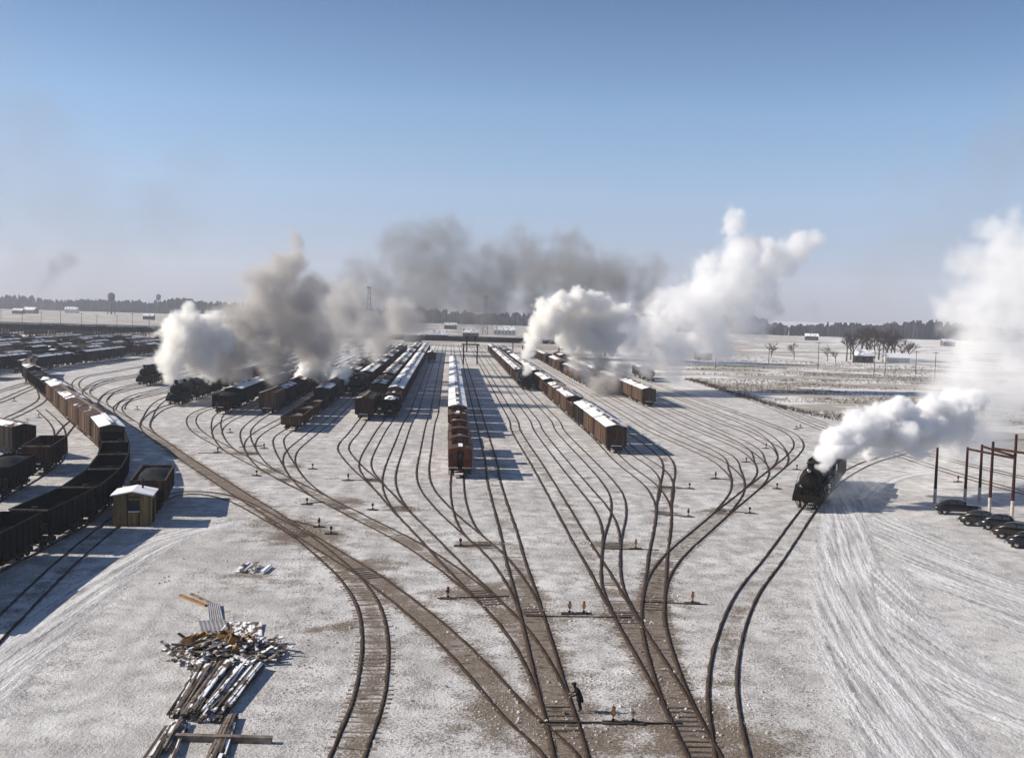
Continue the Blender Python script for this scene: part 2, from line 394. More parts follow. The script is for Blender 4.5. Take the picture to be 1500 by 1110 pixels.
# cinders and stones showing through between the clumps
sf = math_(t, 'ADD', fine, math_(t, 'MULTIPLY', math_(t, 'SUBTRACT', mid, .5), .55))
spk = ramp(t, sf, [(.512, 0), (.56, 1)])
col = mix(t, math_(t, 'MULTIPLY', math_(t, 'MULTIPLY', spk, ball), .74), col, (.15, .125, .105))
brt = ramp(t, tiny, [(.555, 0), (.60, 1)])
col = mix(t, math_(t, 'MULTIPLY', math_(t, 'MULTIPLY', brt, ball), .7), col, (.9, .9, .92))
smp = t.nodes.new('ShaderNodeMapping'); smp.vector_type = 'TEXTURE'; smp.inputs['Rotation'].default_value = (0, 0, -YA); smp.inputs['Scale'].default_value = (1.3, 26, 1); t.links.new(g, smp.inputs[0])
stk = noise(t, 1.0, 5, smp.outputs[0], .6)
col = mix(t, math_(t, 'MULTIPLY', ramp(t, stk, [(.46, 0), (.66, 1)]), .34), col, (.30, .28, .27))
big2 = noise(t, .16, 6, g, .68)
col = mix(t, math_(t, 'MULTIPLY', ramp(t, big2, [(.48, 0), (.62, 1)]), .5), col, (.40, .385, .375))
col = mix(t, ramp(t, grass, [(.1, 0), (.5, .75)]), col, (.78, .77, .765))
# brown ballast along the busy tracks
df = math_(t, 'ADD', math_(t, 'MULTIPLY', dirt, 1.5), math_(t, 'MULTIPLY', math_(t, 'SUBTRACT', math_(t, 'ADD', fine, mid), 1.03), 2.6))
dfr = ramp(t, df, [(.29, 0), (1.0, 1)])
brown = mix(t, ramp(t, tiny, [(.35, 0), (.7, 1)]), (.075, .052, .033), (.27, .205, .145))
col = mix(t, math_(t, 'MULTIPLY', dfr, .86), col, brown)
# dry grass in the field
mp = t.nodes.new('ShaderNodeMapping'); mp.inputs['Scale'].default_value = (.35, 1.0, 1); t.links.new(g, mp.inputs[0])
gn = math_(t, 'ADD', noise(t, .22, 9, mp.outputs[0], .78), math_(t, 'MULTIPLY', math_(t, 'SUBTRACT', noise(t, .028, 4, g), .5), 1.1))
gf = ramp(t, math_(t, 'ADD', gn, math_(t, 'MULTIPLY', math_(t, 'SUBTRACT', grass, .5), .55)), [(.55, 0), (.61, 1)])
gcol = mix(t, ramp(t, tiny, [(.3, 0), (.7, 1)]), (.11, .08, .05), (.34, .28, .19))
col = mix(t, math_(t, 'MULTIPLY', math_(t, 'MULTIPLY', gf, ramp(t, grass, [(.05, 0), (.3, 1)])), .68), col, gcol)
# wheel ruts: streaks that run along each road
cm = t.nodes.new('ShaderNodeCombineXYZ')
t.links.new(math_(t, 'MULTIPLY', rs.outputs[0], 1.9), cm.inputs[0]); t.links.new(math_(t, 'MULTIPLY', rs.outputs[1], .07), cm.inputs[1])
rn = noise(t, 1.0, 5, cm.outputs[0], .7)
rcol = ramp(t, rn, [(.36, (.20, .19, .185)), (.43, (.42, .41, .41)), (.50, (.63, .63, .635)), (.58, (.86, .86, .87))])
rf = ramp(t, math_(t, 'ADD', rs.outputs[2], math_(t, 'MULTIPLY', math_(t, 'SUBTRACT', mid, .5), 1.4)), [(.12, 0), (.75, 1)])
col = mix(t, math_(t, 'MULTIPLY', rf, .68), col, rcol)
t.links.new(col, b.inputs['Base Color']); b.inputs['Roughness'].default_value = .85
hgt = math_(t, 'ADD', math_(t, 'MULTIPLY', mid, .8), math_(t, 'MULTIPLY', fine, .5))
hgt = math_(t, 'ADD', hgt, math_(t, 'MULTIPLY', math_(t, 'MULTIPLY', rn, rf), .8))
bump(t, b, hgt, 1.0, .24)

CELL = .25; GX0, GX1, GY0, GY1 = -140, 130, 30, 530
gw, gh = int((GX1-GX0)/CELL), int((GY1-GY0)/CELL)
ras = np.zeros((gh, gw), np.float32); bal = np.zeros((gh, gw), np.float32)
def stamp(grid, X, Y, W, rad, sig):
    k = int(rad/CELL)
    ix = ((X-GX0)/CELL).astype(int); iy = ((Y-GY0)/CELL).astype(int)
    ok = (ix > k) & (ix < gw-k-1) & (iy > k) & (iy < gh-k-1); ix, iy, W = ix[ok], iy[ok], W[ok]
    fl = grid.ravel()
    for dy in range(-k, k+1):
        for dx in range(-k, k+1):
            d2 = (dx*dx+dy*dy)*CELL*CELL
            if d2 > rad*rad: continue
            np.maximum.at(fl, (iy+dy)*gw+ix+dx, (W*math.exp(-d2/(2*sig*sig))).astype(np.float32))
for nm, dirt_, r in paths:
    D = r[:, 1]
    fade = np.clip((420-D)/250, .25, 1)
    if nm in ('ladder_a', 'ladder_b', 'trunk_c', 'trunk_d', 'trunk_e', 'ladder_c', 'left_curve'):
        lim = {'ladder_a': 165, 'ladder_b': 125, 'left_curve': 150, 'trunk_c': 84, 'trunk_d': 80, 'trunk_e': 86, 'ladder_c': 92}[nm]
        f_ = np.clip((lim-D)/16, 0, 1)*(dirt_-.36)+.36
    else: f_ = np.full(len(r), np.where(D < 72, dirt_, .32))*np.clip((190-D)/120, .45, 1)
    stamp(ras, r[:, 0], r[:, 1], f_*fade*1.15, 3.0, .62+.42*float(dirt_ > .8))
    stamp(bal, r[:, 0], r[:, 1], np.clip((330-D)/200, .2, 1), 6.0, 4.5)
# cleared, dark patches at the switch points and frogs
SW = [(770,1050,1.0,2.6),(808,1045,1.0,2.2),(842,1085,1.0,2.5),(1000,1050,1.0,2.6),(1040,1090,1.0,3),(1022,1070,1,2.5),(775,905,1,2),(765,880,1,1.6),(905,905,.9,1.5),
      (722,872,1,2.3),(700,868,1,2.2),(950,880,.9,1.6),(967,878,.8,1.6),(712,797,.9,1.5),(690,797,.9,1.3),(886,798,1,1.2),(908,798,1,1.2),(592,744,1,1.4),(577,746,.7,1),(548,702,.9,1.2),(500,735,.9,2),
      (425,700,.7,1.4),(432,682,.9,1.2),(353,664,1,1.6),(400,690,.9,1.8),(450,785,1,3.0),(430,770,1,2.5),(540,830,.9,2),(1056,749,.9,1.6),(1100,711,.9,1.6),(1138,686,.9,1.5),(968,714,1,.9),(986,714,1,.9),(963,750,1,.9),(982,752,1,.9),
      (1072,702,.8,.8),(1088,702,.8,.8),(1107,678,.8,.8),(1120,678,.8,.8),(460,922,1,.7),(502,916,.7,1.0),(930,896,.8,1.6),(858,700,.7,.8),(832,738,.6,.7),(365,845,.55,2.2),(345,858,.4,2.2),(315,905,.35,1.5),(1140,897,.35,1),(1150,740,.3,.8)]
for x, y, w_, r_ in SW:
    q = G(x, y); stamp(ras, np.array([q.x]), np.array([q.y]), np.array([w_]), r_*2.2, r_)
def roadline(px, half):
    r = spline([G(*p) for p in px], 1.0); L = np.concatenate([[0], np.cumsum(np.hypot(*np.diff(r, axis=0).T))]); return r, L, half
ROADS = [roadline([(1243,700),(1243,755),(1240,850),(1262,950),(1310,1040),(1375,1150),(1450,1260)], (2.4, 3.6)),
         roadline([(-140,1120),(-40,1010),(60,925),(150,850),(240,790),(320,768)], (2.6, 2.0)),
         roadline([(1262,730),(1290,708),(1330,697),(1400,690),(1600,690)], (1.4, 1.6)),
         roadline([(1290,760),(1370,820),(1480,880),(1640,960)], (3.5, 5.0)),
                  roadline([(1300,840),(1330,920),(1420,1010),(1560,1080)], (2.0, 3.0))]
# columns of equal sight angle, rows that thin out with distance
tt = np.concatenate([[-60, -12, -4, -2, -1.3, -1.0, -.85, -.72, -.66, -.62], np.linspace(-.58, .58, 1150), [.62, .66, .72, .85, 1.0, 1.3, 2, 4, 12, 60]])
vv = np.concatenate([[1500, 1300, 1100, 950, 800, 740, 700], np.linspace(670, 60, 620), np.linspace(59, 16, 90), [14, 12, 10, 8, 6, 5, 4, 3]])
dd = H*FPX/vv; dd = np.concatenate([[-400], dd])
DD, TT = np.meshgrid(dd, tt, indexing='ij')
XX = TT*np.maximum(DD, dd[1]); YY = DD.copy()
nr, nc = DD.shape; x = XX.ravel(); y = YY.ravel()
def samp(grid, x, y):
    fx = (x-GX0)/CELL-.5; fy = (y-GY0)/CELL-.5
    ok = (fx > 1) & (fx < gw-3) & (fy > 1) & (fy < gh-3)
    fx = np.where(ok, fx, 2); fy = np.where(ok, fy, 2); ix = fx.astype(int); iy = fy.astype(int); u = fx-ix; v = fy-iy
    z = grid[iy, ix]*(1-u)*(1-v)+grid[iy, ix+1]*u*(1-v)+grid[iy+1, ix]*(1-u)*v+grid[iy+1, ix+1]*u*v
    return np.where(ok, z, 0)
dirtv = samp(ras, x, y); ballv = np.clip(samp(bal, x, y)+.35, 0, 1)
sx_ = x*NX.x+y*NX.y; dx_ = x*AX.x+y*AX.y
# the field right of the yard; edge runs along the outermost tracks
edge = G(1010, 556), G(1150, 598), G(1262, 622), G(1500, 672)
ex = [e_.x for e_ in edge]; ey = [e_.y for e_ in edge]
ey_at = np.interp(x, ex, ey, left=ey[0]+0, right=ey[-1]); far = np.clip((y-ey_at-2)/6, 0, 1)*(x > ex[0]-15)
far = np.maximum(far, np.clip((sx_-70)/10, 0, 1)*(y > 300))
grass = far*np.where(y < 460, .72, .5)
grass = np.maximum(grass, np.clip((y-540)/40, 0, 1)*np.clip(.85-(x-y*.15)/(y*.25)*.35, .5, .85))
rv = np.zeros((len(x), 3), np.float32)
for r, L, half in ROADS:
    n_ = normals(r); lo = r.min(0)-9; hi = r.max(0)+9
    idx = np.where((x > lo[0]) & (x < hi[0]) & (y > lo[1]) & (y < hi[1]))[0]
    best = np.full(len(idx), 1e9); lat = np.zeros(len(idx)); alo = np.zeros(len(idx))
    for j in range(len(r)):
        dx, dy = x[idx]-r[j, 0], y[idx]-r[j, 1]; d2 = dx*dx+dy*dy; m_ = d2 < best
        best[m_] = d2[m_]; lat[m_] = (dx*n_[j, 0]+dy*n_[j, 1])[m_]; alo[m_] = L[j]
    hw = half[0]+(half[1]-half[0])*alo/L[-1]
    msk = np.clip(1.0-(np.abs(lat)/hw)**2*.85, 0, 1)*np.clip((hw*1.25-np.abs(lat))*2, 0, 1)*np.clip(1-(np.sqrt(best)-np.abs(lat))/2, 0, 1)
    better = msk > rv[idx, 2]; k = idx[better]
    rv[k, 0] = lat[better]+hw[better]*7; rv[k, 1] = alo[better]; rv[k, 2] = msk[better]
z = np.zeros(len(x))
me = bpy.data.meshes.new('ground')
me.vertices.add(nr*nc); me.vertices.foreach_set('co', np.column_stack([x, y, z]).astype(np.float32).ravel())
i0 = (np.arange(nr-1)[:, None]*nc+np.arange(nc-1)[None, :]).ravel()
quads = np.stack([i0, i0+1, i0+nc+1, i0+nc], 1).astype(np.int32)
me.loops.add(quads.size); me.loops.foreach_set('vertex_index', quads.ravel())
me.polygons.add(len(quads)); me.polygons.foreach_set('loop_start', (np.arange(len(quads))*4).astype(np.int32))
me.update(calc_edges=True)
a_ = me.attributes.new('cover', 'FLOAT_COLOR', 'POINT')
a_.data.foreach_set('color', np.column_stack([dirtv, grass, ballv, np.ones(len(x))]).astype(np.float32).ravel())
a_ = me.attributes.new('road', 'FLOAT_VECTOR', 'POINT'); a_.data.foreach_set('vector', rv.ravel())
me.materials.append(MATS['ground_snow'])
gr = bpy.data.objects.new('ground', me); S.collection.objects.link(gr); tag(gr, kind='structure')
# ---------------------------------------------------------------- railway cars
def truck(root, y, far=False):
    f = MB()
    for sx_ in (-1, 1):
        f.box((sx_*.98, y, .52), (.14, 2.1, .22), 'steel_black'); f.box((sx_*.98, y, .72), (.16, .7, .3), 'steel_black')
        for dy in (-.85, .85): f.box((sx_*.99, y+dy, .46), (.2, .3, .3), 'steel_black')
    f.box((0, y, .68), (2.0, .4, .25), 'steel_black')
    tr = f.build('truck', root)
    for dy in (-.85, .85):
        w_ = MB(); w_.cyl((-.68, y+dy, .42), (.68, y+dy, .42), .07, 'wheel_steel', n=8)
        for sx_ in (-1, 1):
            w_.cyl((sx_*.69, y+dy, .42), (sx_*.82, y+dy, .42), .42, 'wheel_steel', n=16)
            w_.cyl((sx_*.66, y+dy, .42), (sx_*.70, y+dy, .42), .46, 'wheel_steel', n=16)
        w_.build('wheelset', tr)
def coupler(mb, y0, y1): mb.bar((0, y0, .88), (0, y1, .88), .2, .24, 'steel_black')
def boxcar_mb(parts, paint, roofm, L=12.6, Wd=2.95):
    """fills a dict of MBs so that near cars split into parts and far ones join"""
    b_, rf, rb, bg_ = (parts[k] for k in ('body', 'roof', 'running_board', 'brake_gear'))
    h0, h1, hr = 1.0, 3.72, 4.12; hw = Wd/2
    b_.box((0, 0, (h0+h1)/2), (Wd, L, h1-h0), paint)
    b_.box((0, 0, h0-.08), (Wd*.8, L-.1, .16), 'steel_black')
    for sgn in (-1, 1):                                      # gable ends and corner posts
        y = sgn*(L/2-.002); b_.add([(-hw, y, h1), (hw, y, h1), (0, y, hr-.03)], [(0, 1, 2) if sgn < 0 else (2, 1, 0)], paint)
        for sx_ in (-1, 1): b_.box((sx_*(hw-.02), sgn*(L/2-.03), (h0+h1)/2), (.09, .12, h1-h0), paint)
        for sx_ in (-.5, .5): b_.box((sx_*.9, sgn*(L/2+.03), (h0+h1)/2), (.10, .07, h1-h0-.1), paint)
        coupler(parts['coupler#%d' % sgn], sgn*(L/2-.2), sgn*(L/2+.48))
    for i in range(-4, 5):                                   # outside posts
        if abs(i) > 1:
            for sx_ in (-1, 1): b_.box((sx_*(hw+.025), i*L/9.3, (h0+h1)/2), (.055, .1, h1-h0-.05), paint)
    for sx_ in (-1, 1):
        dr = parts['door#%d' % sx_]
        b_.box((sx_*(hw+.03), 0, h1-.05), (.06, L, .12), paint); b_.box((sx_*(hw+.03), 0, h0+.05), (.06, L, .14), paint)
        dr.box((sx_*(hw+.05), .05, (h0+h1)/2-.02), (.07, 2.0, h1-h0-.22), paint)
        for k in (-.6, 0, .6): dr.box((sx_*(hw+.10), .05, (h0+h1)/2+k*1.3), (.04, 2.0, .08), paint)
        dr.box((sx_*(hw+.09), .7, h1-.06), (.10, 3.6, .07), 'steel_black')
    n = 12; top = []
    for sgn in (-1, 1):                                      # roof panels with seams
        for i in range(n):
            y0 = -L/2-.06+(L+.12)*i/n+.02; y1 = y0+(L+.12)/n-.03
            z_ = .03*random.random()
            rf.add([(0, y0, hr+z_), (0, y1, hr+z_), (sgn*(hw+.09), y1, h1+.02+z_), (sgn*(hw+.09), y0, h1+.02+z_),
                    (0, y0, hr-.08), (0, y1, hr-.08), (sgn*(hw+.09), y1, h1-.05), (sgn*(hw+.09), y0, h1-.05)],
                   [(0, 1, 2, 3) if sgn < 0 else (3, 2, 1, 0), (0, 3, 7, 4), (1, 5, 6, 2), (3, 2, 6, 7)], roofm)
    for k in (-.2, 0, .2): rb.box((k, 0, hr+.10), (.17, L+.5, .04), 'old_wood' if 'snow' not in roofm else 'roof_patchy')
    for i in range(9): rb.box((0, -L/2+.4+i*(L-.8)/8, hr+.05), (.6, .08, .07), 'steel_black')
    for sx_, sgn in ((-1, -1), (1, 1)):
        ld = parts['ladder#%d' % sx_]
        for k_ in (-.2, .2):
            ld.box((sx_*(hw+.07), sgn*(L/2-.42)+k_, (h0+h1)/2), (.03, .03, h1-h0-.2), 'steel_black')
            ld.box((sx_*(hw-.4)+k_, sgn*(L/2+.07), (h0+h1)/2), (.03, .03, h1-h0-.2), 'steel_black')
        for k in range(6): ld.box((sx_*(hw+.09), sgn*(L/2-.42), h0+.25+k*.48), (.03, .42, .035), 'steel_black')
        for k in range(6): ld.box((sx_*(hw-.4), sgn*(L/2+.09), h0+.25+k*.48), (.42, .03, .035), 'steel_black')
    bg_ = parts['brake_wheel']; bg_.cyl((.35, -(L/2+.22), 1.02), (.35, -(L/2+.22), hr+.45), .025, 'steel_black', n=6)
    bg_.cyl((.35, -(L/2+.22), hr+.40), (.35, -(L/2+.22), hr+.44), .26, 'steel_black', n=10)
    bg_.box((0, -(L/2+.15), h0+.03), (1.5, .25, .06), 'snow_roof')
    bg_ = parts['brake_gear']; bg_.box((0, 0, .75), (1.2, 1.6, .3), 'steel_black'); bg_.cyl((.5, -1.6, .8), (.5, .6, .8), .18, 'steel_black', n=8)
def hopper_mb(parts, paint, load, L=9.7, Wd=3.0, h1=3.15, empty_=False):
    b_, lo, bg_ = (parts[k] for k in ('body', 'load', 'brake_gear'))
    h0 = 1.15; hw = Wd/2; T = .07
    inner = 'rust_inside'
    for sx_ in (-1, 1):
        b_.box((sx_*(hw-T/2), 0, (h0+h1)/2), (T, L, h1-h0), paint)
        b_.box((sx_*(hw+.02), 0, h1), (.14, L+.02, .11), paint)
        for i in range(-4, 5): b_.box((sx_*(hw+.045), i*L/8.6, (h0+h1)/2-.05), (.09, .10, h1-h0-.1), paint)
    for sgn in (-1, 1):
        ld = parts['ladder#%d' % sgn]; ld.box((sgn*(hw+.08), sgn*(L/2-.17), h0+.9), (.03, .03, 1.9), 'steel_black'); ld.box((sgn*(hw+.08), sgn*(L/2-.53), h0+.9), (.03, .03, 1.9), 'steel_black')
        b_.box((0, sgn*(L/2-T/2-.002), h1-.5), (Wd-2*T-.01, T, 1.0), paint)
        b_.box((0, sgn*(L/2+.02), h1+.004), (Wd-.1, .13, .11), 'old_wood' if sgn < 0 and empty_ else paint)
        for k in (-.9, -.3, .3, .9): b_.box((k, sgn*(L/2+.03), h1-.9), (.09, .08, 1.8), paint)
        # slope sheet, underside shows at the end
        z1 = h1-1.0; b_.add([(-hw+T, sgn*(L/2-T), z1), (hw-T, sgn*(L/2-T), z1), (hw-T, sgn*1.7, .75), (-hw+T, sgn*1.7, .75)], [(0, 1, 2, 3) if sgn > 0 else (3, 2, 1, 0)], inner)
        b_.box((0, sgn*(L/2-.1), 1.0), (Wd-.3, .3, .25), 'steel_black')
        coupler(parts['coupler#%d' % sgn], sgn*(L/2-.1), sgn*(L/2+.46))
        for k in range(5): ld.box((sgn*(hw+.1), sgn*(L/2-.35), h0+.2+k*.4), (.03, .42, .035), 'steel_black')
        for c in (.85, ):
            b_.add([(-hw+.3, sgn*.2, 1.15), (hw-.3, sgn*.2, 1.15), (hw-.3, sgn*1.7, 1.15), (-hw+.3, sgn*1.7, 1.15), (-hw+.5, sgn*.6, .45), (hw-.5, sgn*.6, .45), (hw-.5, sgn*1.2, .45), (-hw+.5, sgn*1.2, .45)],
                   [(0, 1, 5, 4), (1, 2, 6, 5), (2, 3, 7, 6), (3, 0, 4, 7), (4, 5, 6, 7)], 'steel_black')
    b_.box((0, 0, .95), (.5, L-.6, .35), 'steel_black')
    b_.box((0, 0, .78), (Wd-2*T, 3.4, .06), inner)
    bg_ = parts['brake_wheel']; bg_.cyl((.4, -(L/2+.2), 1.2), (.5, -(L/2+.2), h1+.3), .025, 'steel_black', n=6); bg_.cyl((.5, -(L/2+.2), h1+.26), (.5, -(L/2+.2), h1+.3), .25, 'steel_black', n=10)
    bg_.box((0, -(L/2+.1), 1.2), (.9, .3, .07), 'snow_roof')
    if not empty_:
        nx, ny = 7, 20; vs = []; rr = random.Random(L+len(load))
        for j in range(ny+1):
            for i in range(nx+1):
                u = i/nx*2-1; v = j/ny*2-1
                z = h1-.25+.62*(1-abs(u)**2)*(1-abs(v)**4)*(.8+.3*math.cos(v*5))+rr.uniform(-.05, .05)
                if abs(u) == 1 or abs(v) == 1: z = h1-.28
                vs.append((u*(hw-T-.003), v*(L/2-T-.02), z))
        lo.add(vs, [(j*(nx+1)+i, j*(nx+1)+i+1, (j+1)*(nx+1)+i+1, (j+1)*(nx+1)+i) for j in range(ny) for i in range(nx)], load, True)
def flat_mb(parts, L=12.2):
    b_, bg_, lo = parts['body'], parts['brake_gear'], parts['load']
    b_.box((0, 0, 1.12), (2.8, L, .14), 'old_wood'); b_.box((0, 0, .95), (2.5, L-.1, .24), 'steel_black')
    for sx_ in (-1, 1):
        b_.box((sx_*1.42, 0, 1.02), (.1, L, .3), 'paint_red')
        for i in range(-3, 4): b_.box((sx_*1.5, i*1.8, 1.0), (.08, .12, .25), 'steel_black')
    for s_ in (-1, 1): coupler(parts['coupler#%d' % s_], s_*(L/2-.1), s_*(L/2+.46))
def gondola_mb(parts, paint, L=12.4):
    b_, bg_, lo = parts['body'], parts['brake_gear'], parts['load']
    hw = 1.48; h0, h1 = 1.05, 2.25
    b_.box((0, 0, h0), (2*hw-.02, L-.02, .16), 'rust_inside')
    for sx_ in (-1, 1):
        b_.box((sx_*(hw-.035), 0, (h0+h1)/2), (.07, L, h1-h0), paint); b_.box((sx_*(hw+.03), 0, h1), (.14, L+.02, .1), paint)
        for i in range(-5, 6): b_.box((sx_*(hw+.04), i*L/10.8, (h0+h1)/2-.04), (.09, .1, h1-h0-.1), paint)
    for s_ in (-1, 1):
        b_.box((0, s_*(L/2-.04), (h0+h1)/2), (2*hw-.15, .07, h1-h0-.02), paint); b_.box((0, s_*(L/2+.02), h1+.004), (2*hw-.1, .12, .1), paint); coupler(parts['coupler#%d' % s_], s_*(L/2-.1), s_*(L/2+.46))
        ld = parts['ladder#%d' % s_]; ld.box((s_*(hw+.08), s_*(L/2-.17), h0+.6), (.03, .03, 1.2), 'steel_black')
        for k in range(3): ld.box((s_*(hw+.1), s_*(L/2-.35), h0+.2+k*.4), (.03, .42, .035), 'steel_black')
    rr = random.Random(5)
    for k in range(9): lo.box((rr.uniform(-.9, .9), rr.uniform(-4.5, 4.5), h0+.2+rr.uniform(0, .5)), (rr.uniform(.3, 1.2), rr.uniform(1, 3), .2), 'old_wood', Matrix.Rotation(rr.uniform(-.4, .4), 3, 'Z'))
def caboose_mb(parts, L=6.7, roofm='roof_bare'):
    b_, rf, cu, ch, bg_ = (parts[k] for k in ('body', 'roof', 'cupola', 'stove_pipe', 'brake_gear'))
    hw = 1.4; h0, h1, hr = 1.0, 3.2, 3.52
    b_.box((0, 0, (h0+h1)/2), (2*hw, L, h1-h0), 'paint_caboose')
    def arch(mb, w_, y0, y1, zb, zt, mat, th=.07, n=8):
        rings = []
        for y in (y0, y1):
            r_ = []
            for i in range(n+1): u = i/n*2-1; r_.append(Vector((u*w_, y, zb+(zt-zb)*(1-u*u))))
            for i in range(n, -1, -1): u = i/n*2-1; r_.append(Vector((u*w_, y, zb+(zt-zb)*(1-u*u)-th)))
            rings.append(r_)
        mb.loft(rings, mat, False)
    arch(rf, hw+.1, -L/2-.95, L/2+.95, h1+.05, hr, roofm)
    for s_ in (-1, 1):
        pl, rl, dr = (parts['%s#%d' % (k, s_)] for k in ('platform', 'railing', 'door'))
        b_.box((0, s_*(L/2-.004), h1+.08), (2*hw-.5, .02, .3), 'paint_caboose')
        pl.box((0, s_*(L/2+.5), h0+.03), (2.6, 1.0, .1), 'old_wood'); pl.box((0, s_*(L/2+.95), h0-.08), (2.7, .14, .22), 'steel_black')
        for sx_ in (-1, 1):
            for k in range(3): pl.box((sx_*1.2, s_*(L/2+.5), h0-.2-k*.22), (.36, .7, .04), 'steel_black')
            rl.cyl((sx_*1.28, s_*(L/2+.95), h0), (sx_*1.28, s_*(L/2+.93), h1), .03, 'steel_black', n=6)
            rl.box((sx_*.65, s_*(L/2+.95), h0+.95), (1.3, .04, .05), 'steel_black')
            for k in (.45, .7, .95): rl.cyl((sx_*k, s_*(L/2+.95), h0), (sx_*k, s_*(L/2+.95), h0+.95), .018, 'steel_black', n=5)
        dr.box((.0, s_*(L/2+.02), 2.0), (.72, .06, 1.9), 'paint_dark'); dr.box((.0, s_*(L/2+.055), 2.4), (.4, .02, .5), 'glass_dark')
        for sx_ in (-1, 1): parts['window#e%d%d' % (s_, sx_)].box((sx_*.85, s_*(L/2+.02), 2.35), (.42, .05, .55), 'glass_dark')
        coupler(parts['coupler#%d' % s_], s_*(L/2+.9), s_*(L/2+1.35))
        parts['step_plate#%d' % s_].box((0, s_*(L/2+1.02), h0+.12), (.5, .04, .24), 'steel_black')
    for sx_ in (-1, 1):
        for y in (-2.3, -1.2, 1.4, 2.5): parts['window#s%d%g' % (sx_, y)].box((sx_*(hw+.01), y, 2.35), (.05, .6, .62), 'glass_dark')
        for y in (-2.3, -1.2, 1.4, 2.5): parts['window#s%d%g' % (sx_, y)].box((sx_*(hw+.02), y, 2.01), (.08, .75, .06), 'paint_caboose')
    cu.box((0, .3, 3.75), (2.1, 1.9, .9), 'paint_caboose'); arch(cu, 1.18, -.8, 1.4, 4.22, 4.42, roofm)
    for sx_ in (-1, 1):
        cu.box((sx_*.5, -.655, 3.85), (.6, .03, .45), 'glass_dark'); cu.box((sx_*.5, 1.255, 3.85), (.6, .03, .45), 'glass_dark'); cu.box((sx_*1.055, .3, 3.85), (.03, 1.2, .45), 'glass_dark')
    ch.cyl((.55, -1.6, 3.3), (.55, -1.6, 4.1), .09, 'steel_black', n=8); ch.cyl((.55, -1.6, 4.05), (.55, -1.6, 4.12), .16, 'steel_black', n=8)
    rl = parts['running_board']; rl.box((0, -2.6, hr+.1), (.5, 2.9, .04), 'snow_roof'); rl = parts['running_board#2']; rl.box((0, 2.9, hr+.1), (.5, 2.6, .04), 'snow_roof')
PARTN = ('body', 'roof', 'running_board', 'door', 'ladder', 'brake_gear', 'load', 'cupola', 'window', 'platform', 'railing', 'stove_pipe')
def make(name, fn, L, near, trucks):
    class DD_(dict):
        def __missing__(s, k): s[k] = MB(); return s[k]
    if near:
        parts = DD_(); root = empty(name); fn(parts)
        for k, mb in parts.items():
            if mb.v: mb.build(k.split('#')[0], root)
        for y in trucks: truck(root, y)
    else:
        one = MB(); parts = type('D1', (dict,), {'__missing__': lambda s, k: one})(); fn(parts)
        for y in trucks:
            for sx_ in (-1, 1):
                one.box((sx_*.95, y, .55), (.16, 2.0, .3), 'steel_black')
                for dy in (-.85, .85): one.cyl((sx_*.68, y+dy, .42), (sx_*.82, y+dy, .42), .42, 'wheel_steel', n=8)
        root = one.build(name)
    root.location = (0, -900, -50)
    return root
PROTO = {}; USED = set()
BOX_L, HOP_L, CAB_L, FLAT_L, GON_L = 13.6, 10.7, 9.5, 13.2, 13.4
def proto(kind, near):
    key = (kind, near)
    if key in PROTO: return PROTO[key]
    k = kind.split('-')
    if k[0] == 'boxcar':
        o = make('boxcar', lambda p: boxcar_mb(p, 'paint_'+k[1], k[2]), BOX_L, near, (-4.3, 4.3))
    elif k[0] == 'hopper':
        o = make('hopper_car', lambda p: hopper_mb(p, 'paint_'+k[1], k[2] if k[2] != 'empty' else 'coal', empty_=k[2] == 'empty'), HOP_L, near, (-3.3, 3.3))
    elif k[0] == 'gondola':
        o = make('gondola', lambda p: gondola_mb(p, 'paint_'+k[1]), GON_L, near, (-4.3, 4.3))
    elif k[0] == 'flatcar':
        o = make('flatcar', flat_mb, FLAT_L, near, (-4.2, 4.2))
    elif k[0] == 'caboose':
        o = make('caboose', caboose_mb, CAB_L, near, (-2.3, 2.3))
    PROTO[key] = o; return o
LEN = {'boxcar': BOX_L, 'hopper': HOP_L, 'gondola': GON_L, 'flatcar': FLAT_L, 'caboose': CAB_L, 'loco': 24.6}
ORD = 'first second third fourth fifth sixth seventh eighth ninth tenth eleventh twelfth thirteenth fourteenth fifteenth sixteenth seventeenth eighteenth nineteenth twentieth twenty-first twenty-second twenty-third twenty-fourth twenty-fifth twenty-sixth twenty-seventh twenty-eighth twenty-ninth thirtieth thirty-first thirty-second thirty-third thirty-fourth thirty-fifth thirty-sixth'.split()
LOOK = {'snow_roof': 'snow-covered', 'roof_patchy': 'patchily snowed', 'roof_thin': 'thinly snowed', 'roof_bare': 'bare-roofed'}
PAINT = {'brown': 'brown', 'red': 'red-brown', 'dark': 'dark', 'black': 'black'}
CATS = {'boxcar': 'boxcar', 'hopper': 'hopper car', 'gondola': 'gondola', 'flatcar': 'flatcar', 'caboose': 'caboose'}
def describe(kind):
    k = kind.split('-')
    if k[0] == 'boxcar': return f'{LOOK[k[2]]} {PAINT[k[1]]} boxcar'
    if k[0] == 'hopper': return f'{"empty " if k[2] == "empty" else "coal-loaded "}{PAINT[k[1]]} hopper'
    if k[0] == 'caboose': return 'red wooden caboose with cupola'
    return f'low {PAINT.get(k[1] if len(k) > 1 else "", "wooden")} {k[0]}'
class Path:
    def __init__(s, r):
        s.r = r; s.L = np.concatenate([[0], np.cumsum(np.hypot(*np.diff(r, axis=0).T))])
    def at(s, q): return Vector((np.interp(q, s.L, s.r[:, 0]), np.interp(q, s.L, s.r[:, 1]), 0))
    def near(s, p): return s.L[np.argmin((s.r[:, 0]-p[0])**2+(s.r[:, 1]-p[1])**2)]
